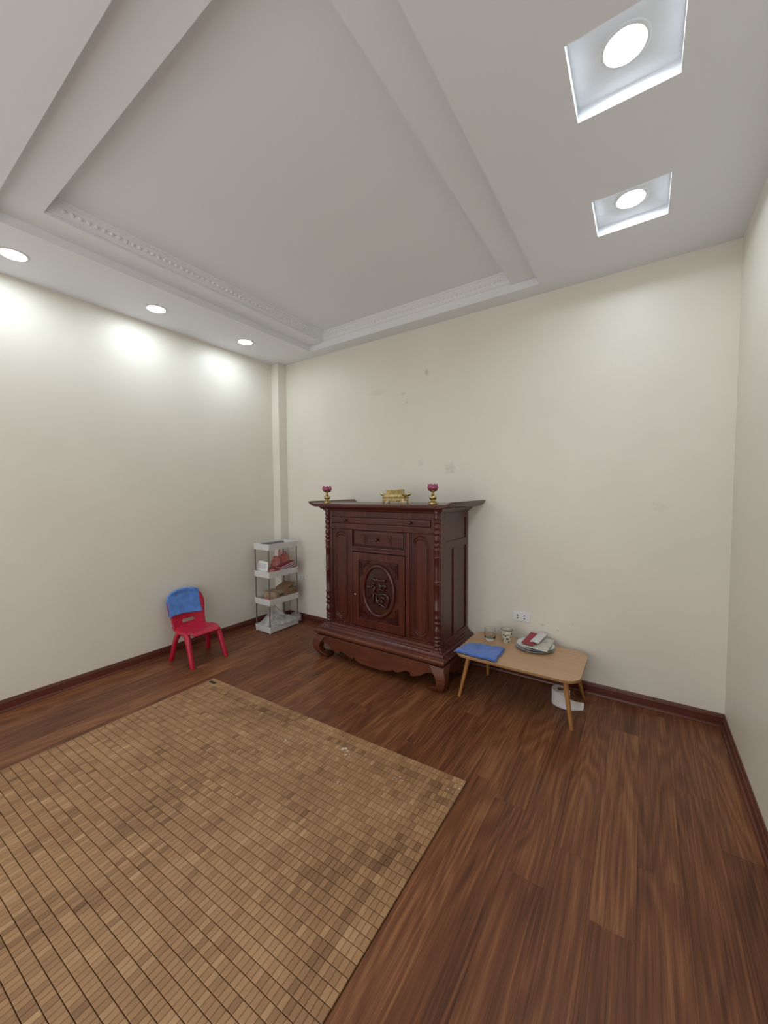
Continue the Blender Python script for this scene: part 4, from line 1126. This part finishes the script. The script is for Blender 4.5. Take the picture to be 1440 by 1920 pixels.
def seatf(u, v):
    y = (u - 0.5) * 2; x = 0.118 + v * 0.312
    hw = 0.132 + 0.012 * math.sin(math.pi * min(v * 1.1, 1)) - 0.03 * max(0, v - 0.82) / 0.18
    z = 0.262 - 0.010 * (1 - y * y) * math.sin(math.pi * v) - 0.03 * max(0, v - 0.86) ** 1.2 * 6 - 0.018 * max(0, abs(y) - 0.86) / 0.14 * max(0.0, 1 - max(0, v - 0.55) / 0.3)
    if v < 0.12: z += (0.12 - v) * 0.16
    return (x, CY + y * hw, z)
build('seat', MB().grid(seatf, 28, 28), 'red', parent=ch, solid=0.012, off=-0.4, smooth=60)
def cleg(path, label=None):
    rings = []
    n = len(path)
    for i, (x, y, z, hx, hy) in enumerate(path):
        rings.append([(x + 0.9 * hx * math.copysign(abs(math.cos(a)) ** 0.7, math.cos(a)), y + 0.9 * hy * math.copysign(abs(math.sin(a)) ** 0.7, math.sin(a)), z) for a in [2 * math.pi * q / 14 for q in range(14)]])
    return build('leg', MB().loft(rings), 'red', parent=ch, smooth=50)
for s in (-1, 1):
    cleg([(0.450, CY + s * 0.150, 0.0, 0.018, 0.018), (0.448, CY + s * 0.150, 0.006, 0.020, 0.020), (0.415, CY + s * 0.144, 0.09, 0.021, 0.021), (0.385, CY + s * 0.140, 0.17, 0.024, 0.022), (0.350, CY + s * 0.134, 0.235, 0.034, 0.024), (0.325, CY + s * 0.128, 0.252, 0.045, 0.022)])
    cleg([(0.150, CY + s * 0.166, 0.0, 0.018, 0.018), (0.152, CY + s * 0.166, 0.006, 0.020, 0.020), (0.172, CY + s * 0.155, 0.09, 0.020, 0.020), (0.192, CY + s * 0.147, 0.17, 0.022, 0.021), (0.222, CY + s * 0.136, 0.235, 0.034, 0.023), (0.250, CY + s * 0.128, 0.252, 0.045, 0.022)])
    arch = cat([(0.205, CY + s * 0.140, 0.222), (0.245, CY + s * 0.138, 0.244), (0.285, CY + s * 0.138, 0.249), (0.33, CY + s * 0.138, 0.246), (0.365, CY + s * 0.140, 0.224)])
    build('seat_rail', MB().tube(arch, 0.0175, 10), 'red', parent=ch, smooth=60)
# towel draped over the backrest
def toprim(y):
    a = [p for p in outl if p[0] <= 0]
    yy = -abs(y)
    for (y0, z0), (y1, z1) in zip(a[3:], a[4:]):
        if y0 <= yy <= y1 and y1 > y0: return z0 + (z1 - z0) * (yy - y0) / (y1 - y0)
    return 0.45
def towel(u, v):
    y = -0.161 + 0.283 * u
    zr = toprim(max(y, -0.150)) + 0.012
    if y < -0.15: zr -= (-0.15 - y) * 2.2
    zb = 0.362 - 0.010 * u + 0.010 * math.sin(3 * u + 0.4)
    L1 = zr - zb; L2 = 0.12
    s = v * (L1 + 0.03 + L2)
    w_ = 0.0022 * math.sin(22 * u + 5 * v) + 0.003 * noise.noise(Vector((u * 6, v * 6, 2.0)))
    if s < L1:
        z = zb + s; x = backx(y, min(z, 0.53)) + 0.012 + w_ + 0.006 * max(0, 0.05 - s) / 0.05
    elif s < L1 + 0.03:
        a = (s - L1) / 0.03 * math.pi
        z = zr + 0.006 * math.sin(a); x = backx(y, min(zr, 0.53)) + 0.012 * math.cos(a)
    else:
        z = zr - (s - L1 - 0.03); x = backx(y, min(z, 0.53)) - 0.012 - w_
    return (x, CY + y, z)
tw2 = build('blue_towel', MB().grid(towel, 34, 46), 'blue', loc=(0.09, CY, 0.45), solid=0.004, off=0, smooth=80)
tag(tw2, 'bright blue microfibre towel draped over the red chair back', 'towel')

# ------------------------------------------------------------------ loose power cord by the cabinet's left foot
cdp = cat([(1.245, -0.50, 0.006), (1.27, -0.47, 0.006), (1.31, -0.45, 0.006), (1.34, -0.40, 0.006), (1.32, -0.30, 0.006), (1.36, -0.2, 0.006), (1.42, -0.12, 0.006)])
tag(build('power_cord', MB().tube(cdp, 0.0045, 8), 'black', loc=(1.3, -0.4, 0), smooth=60), 'thin dark power cord on the floor under the altar cabinet', 'cord')
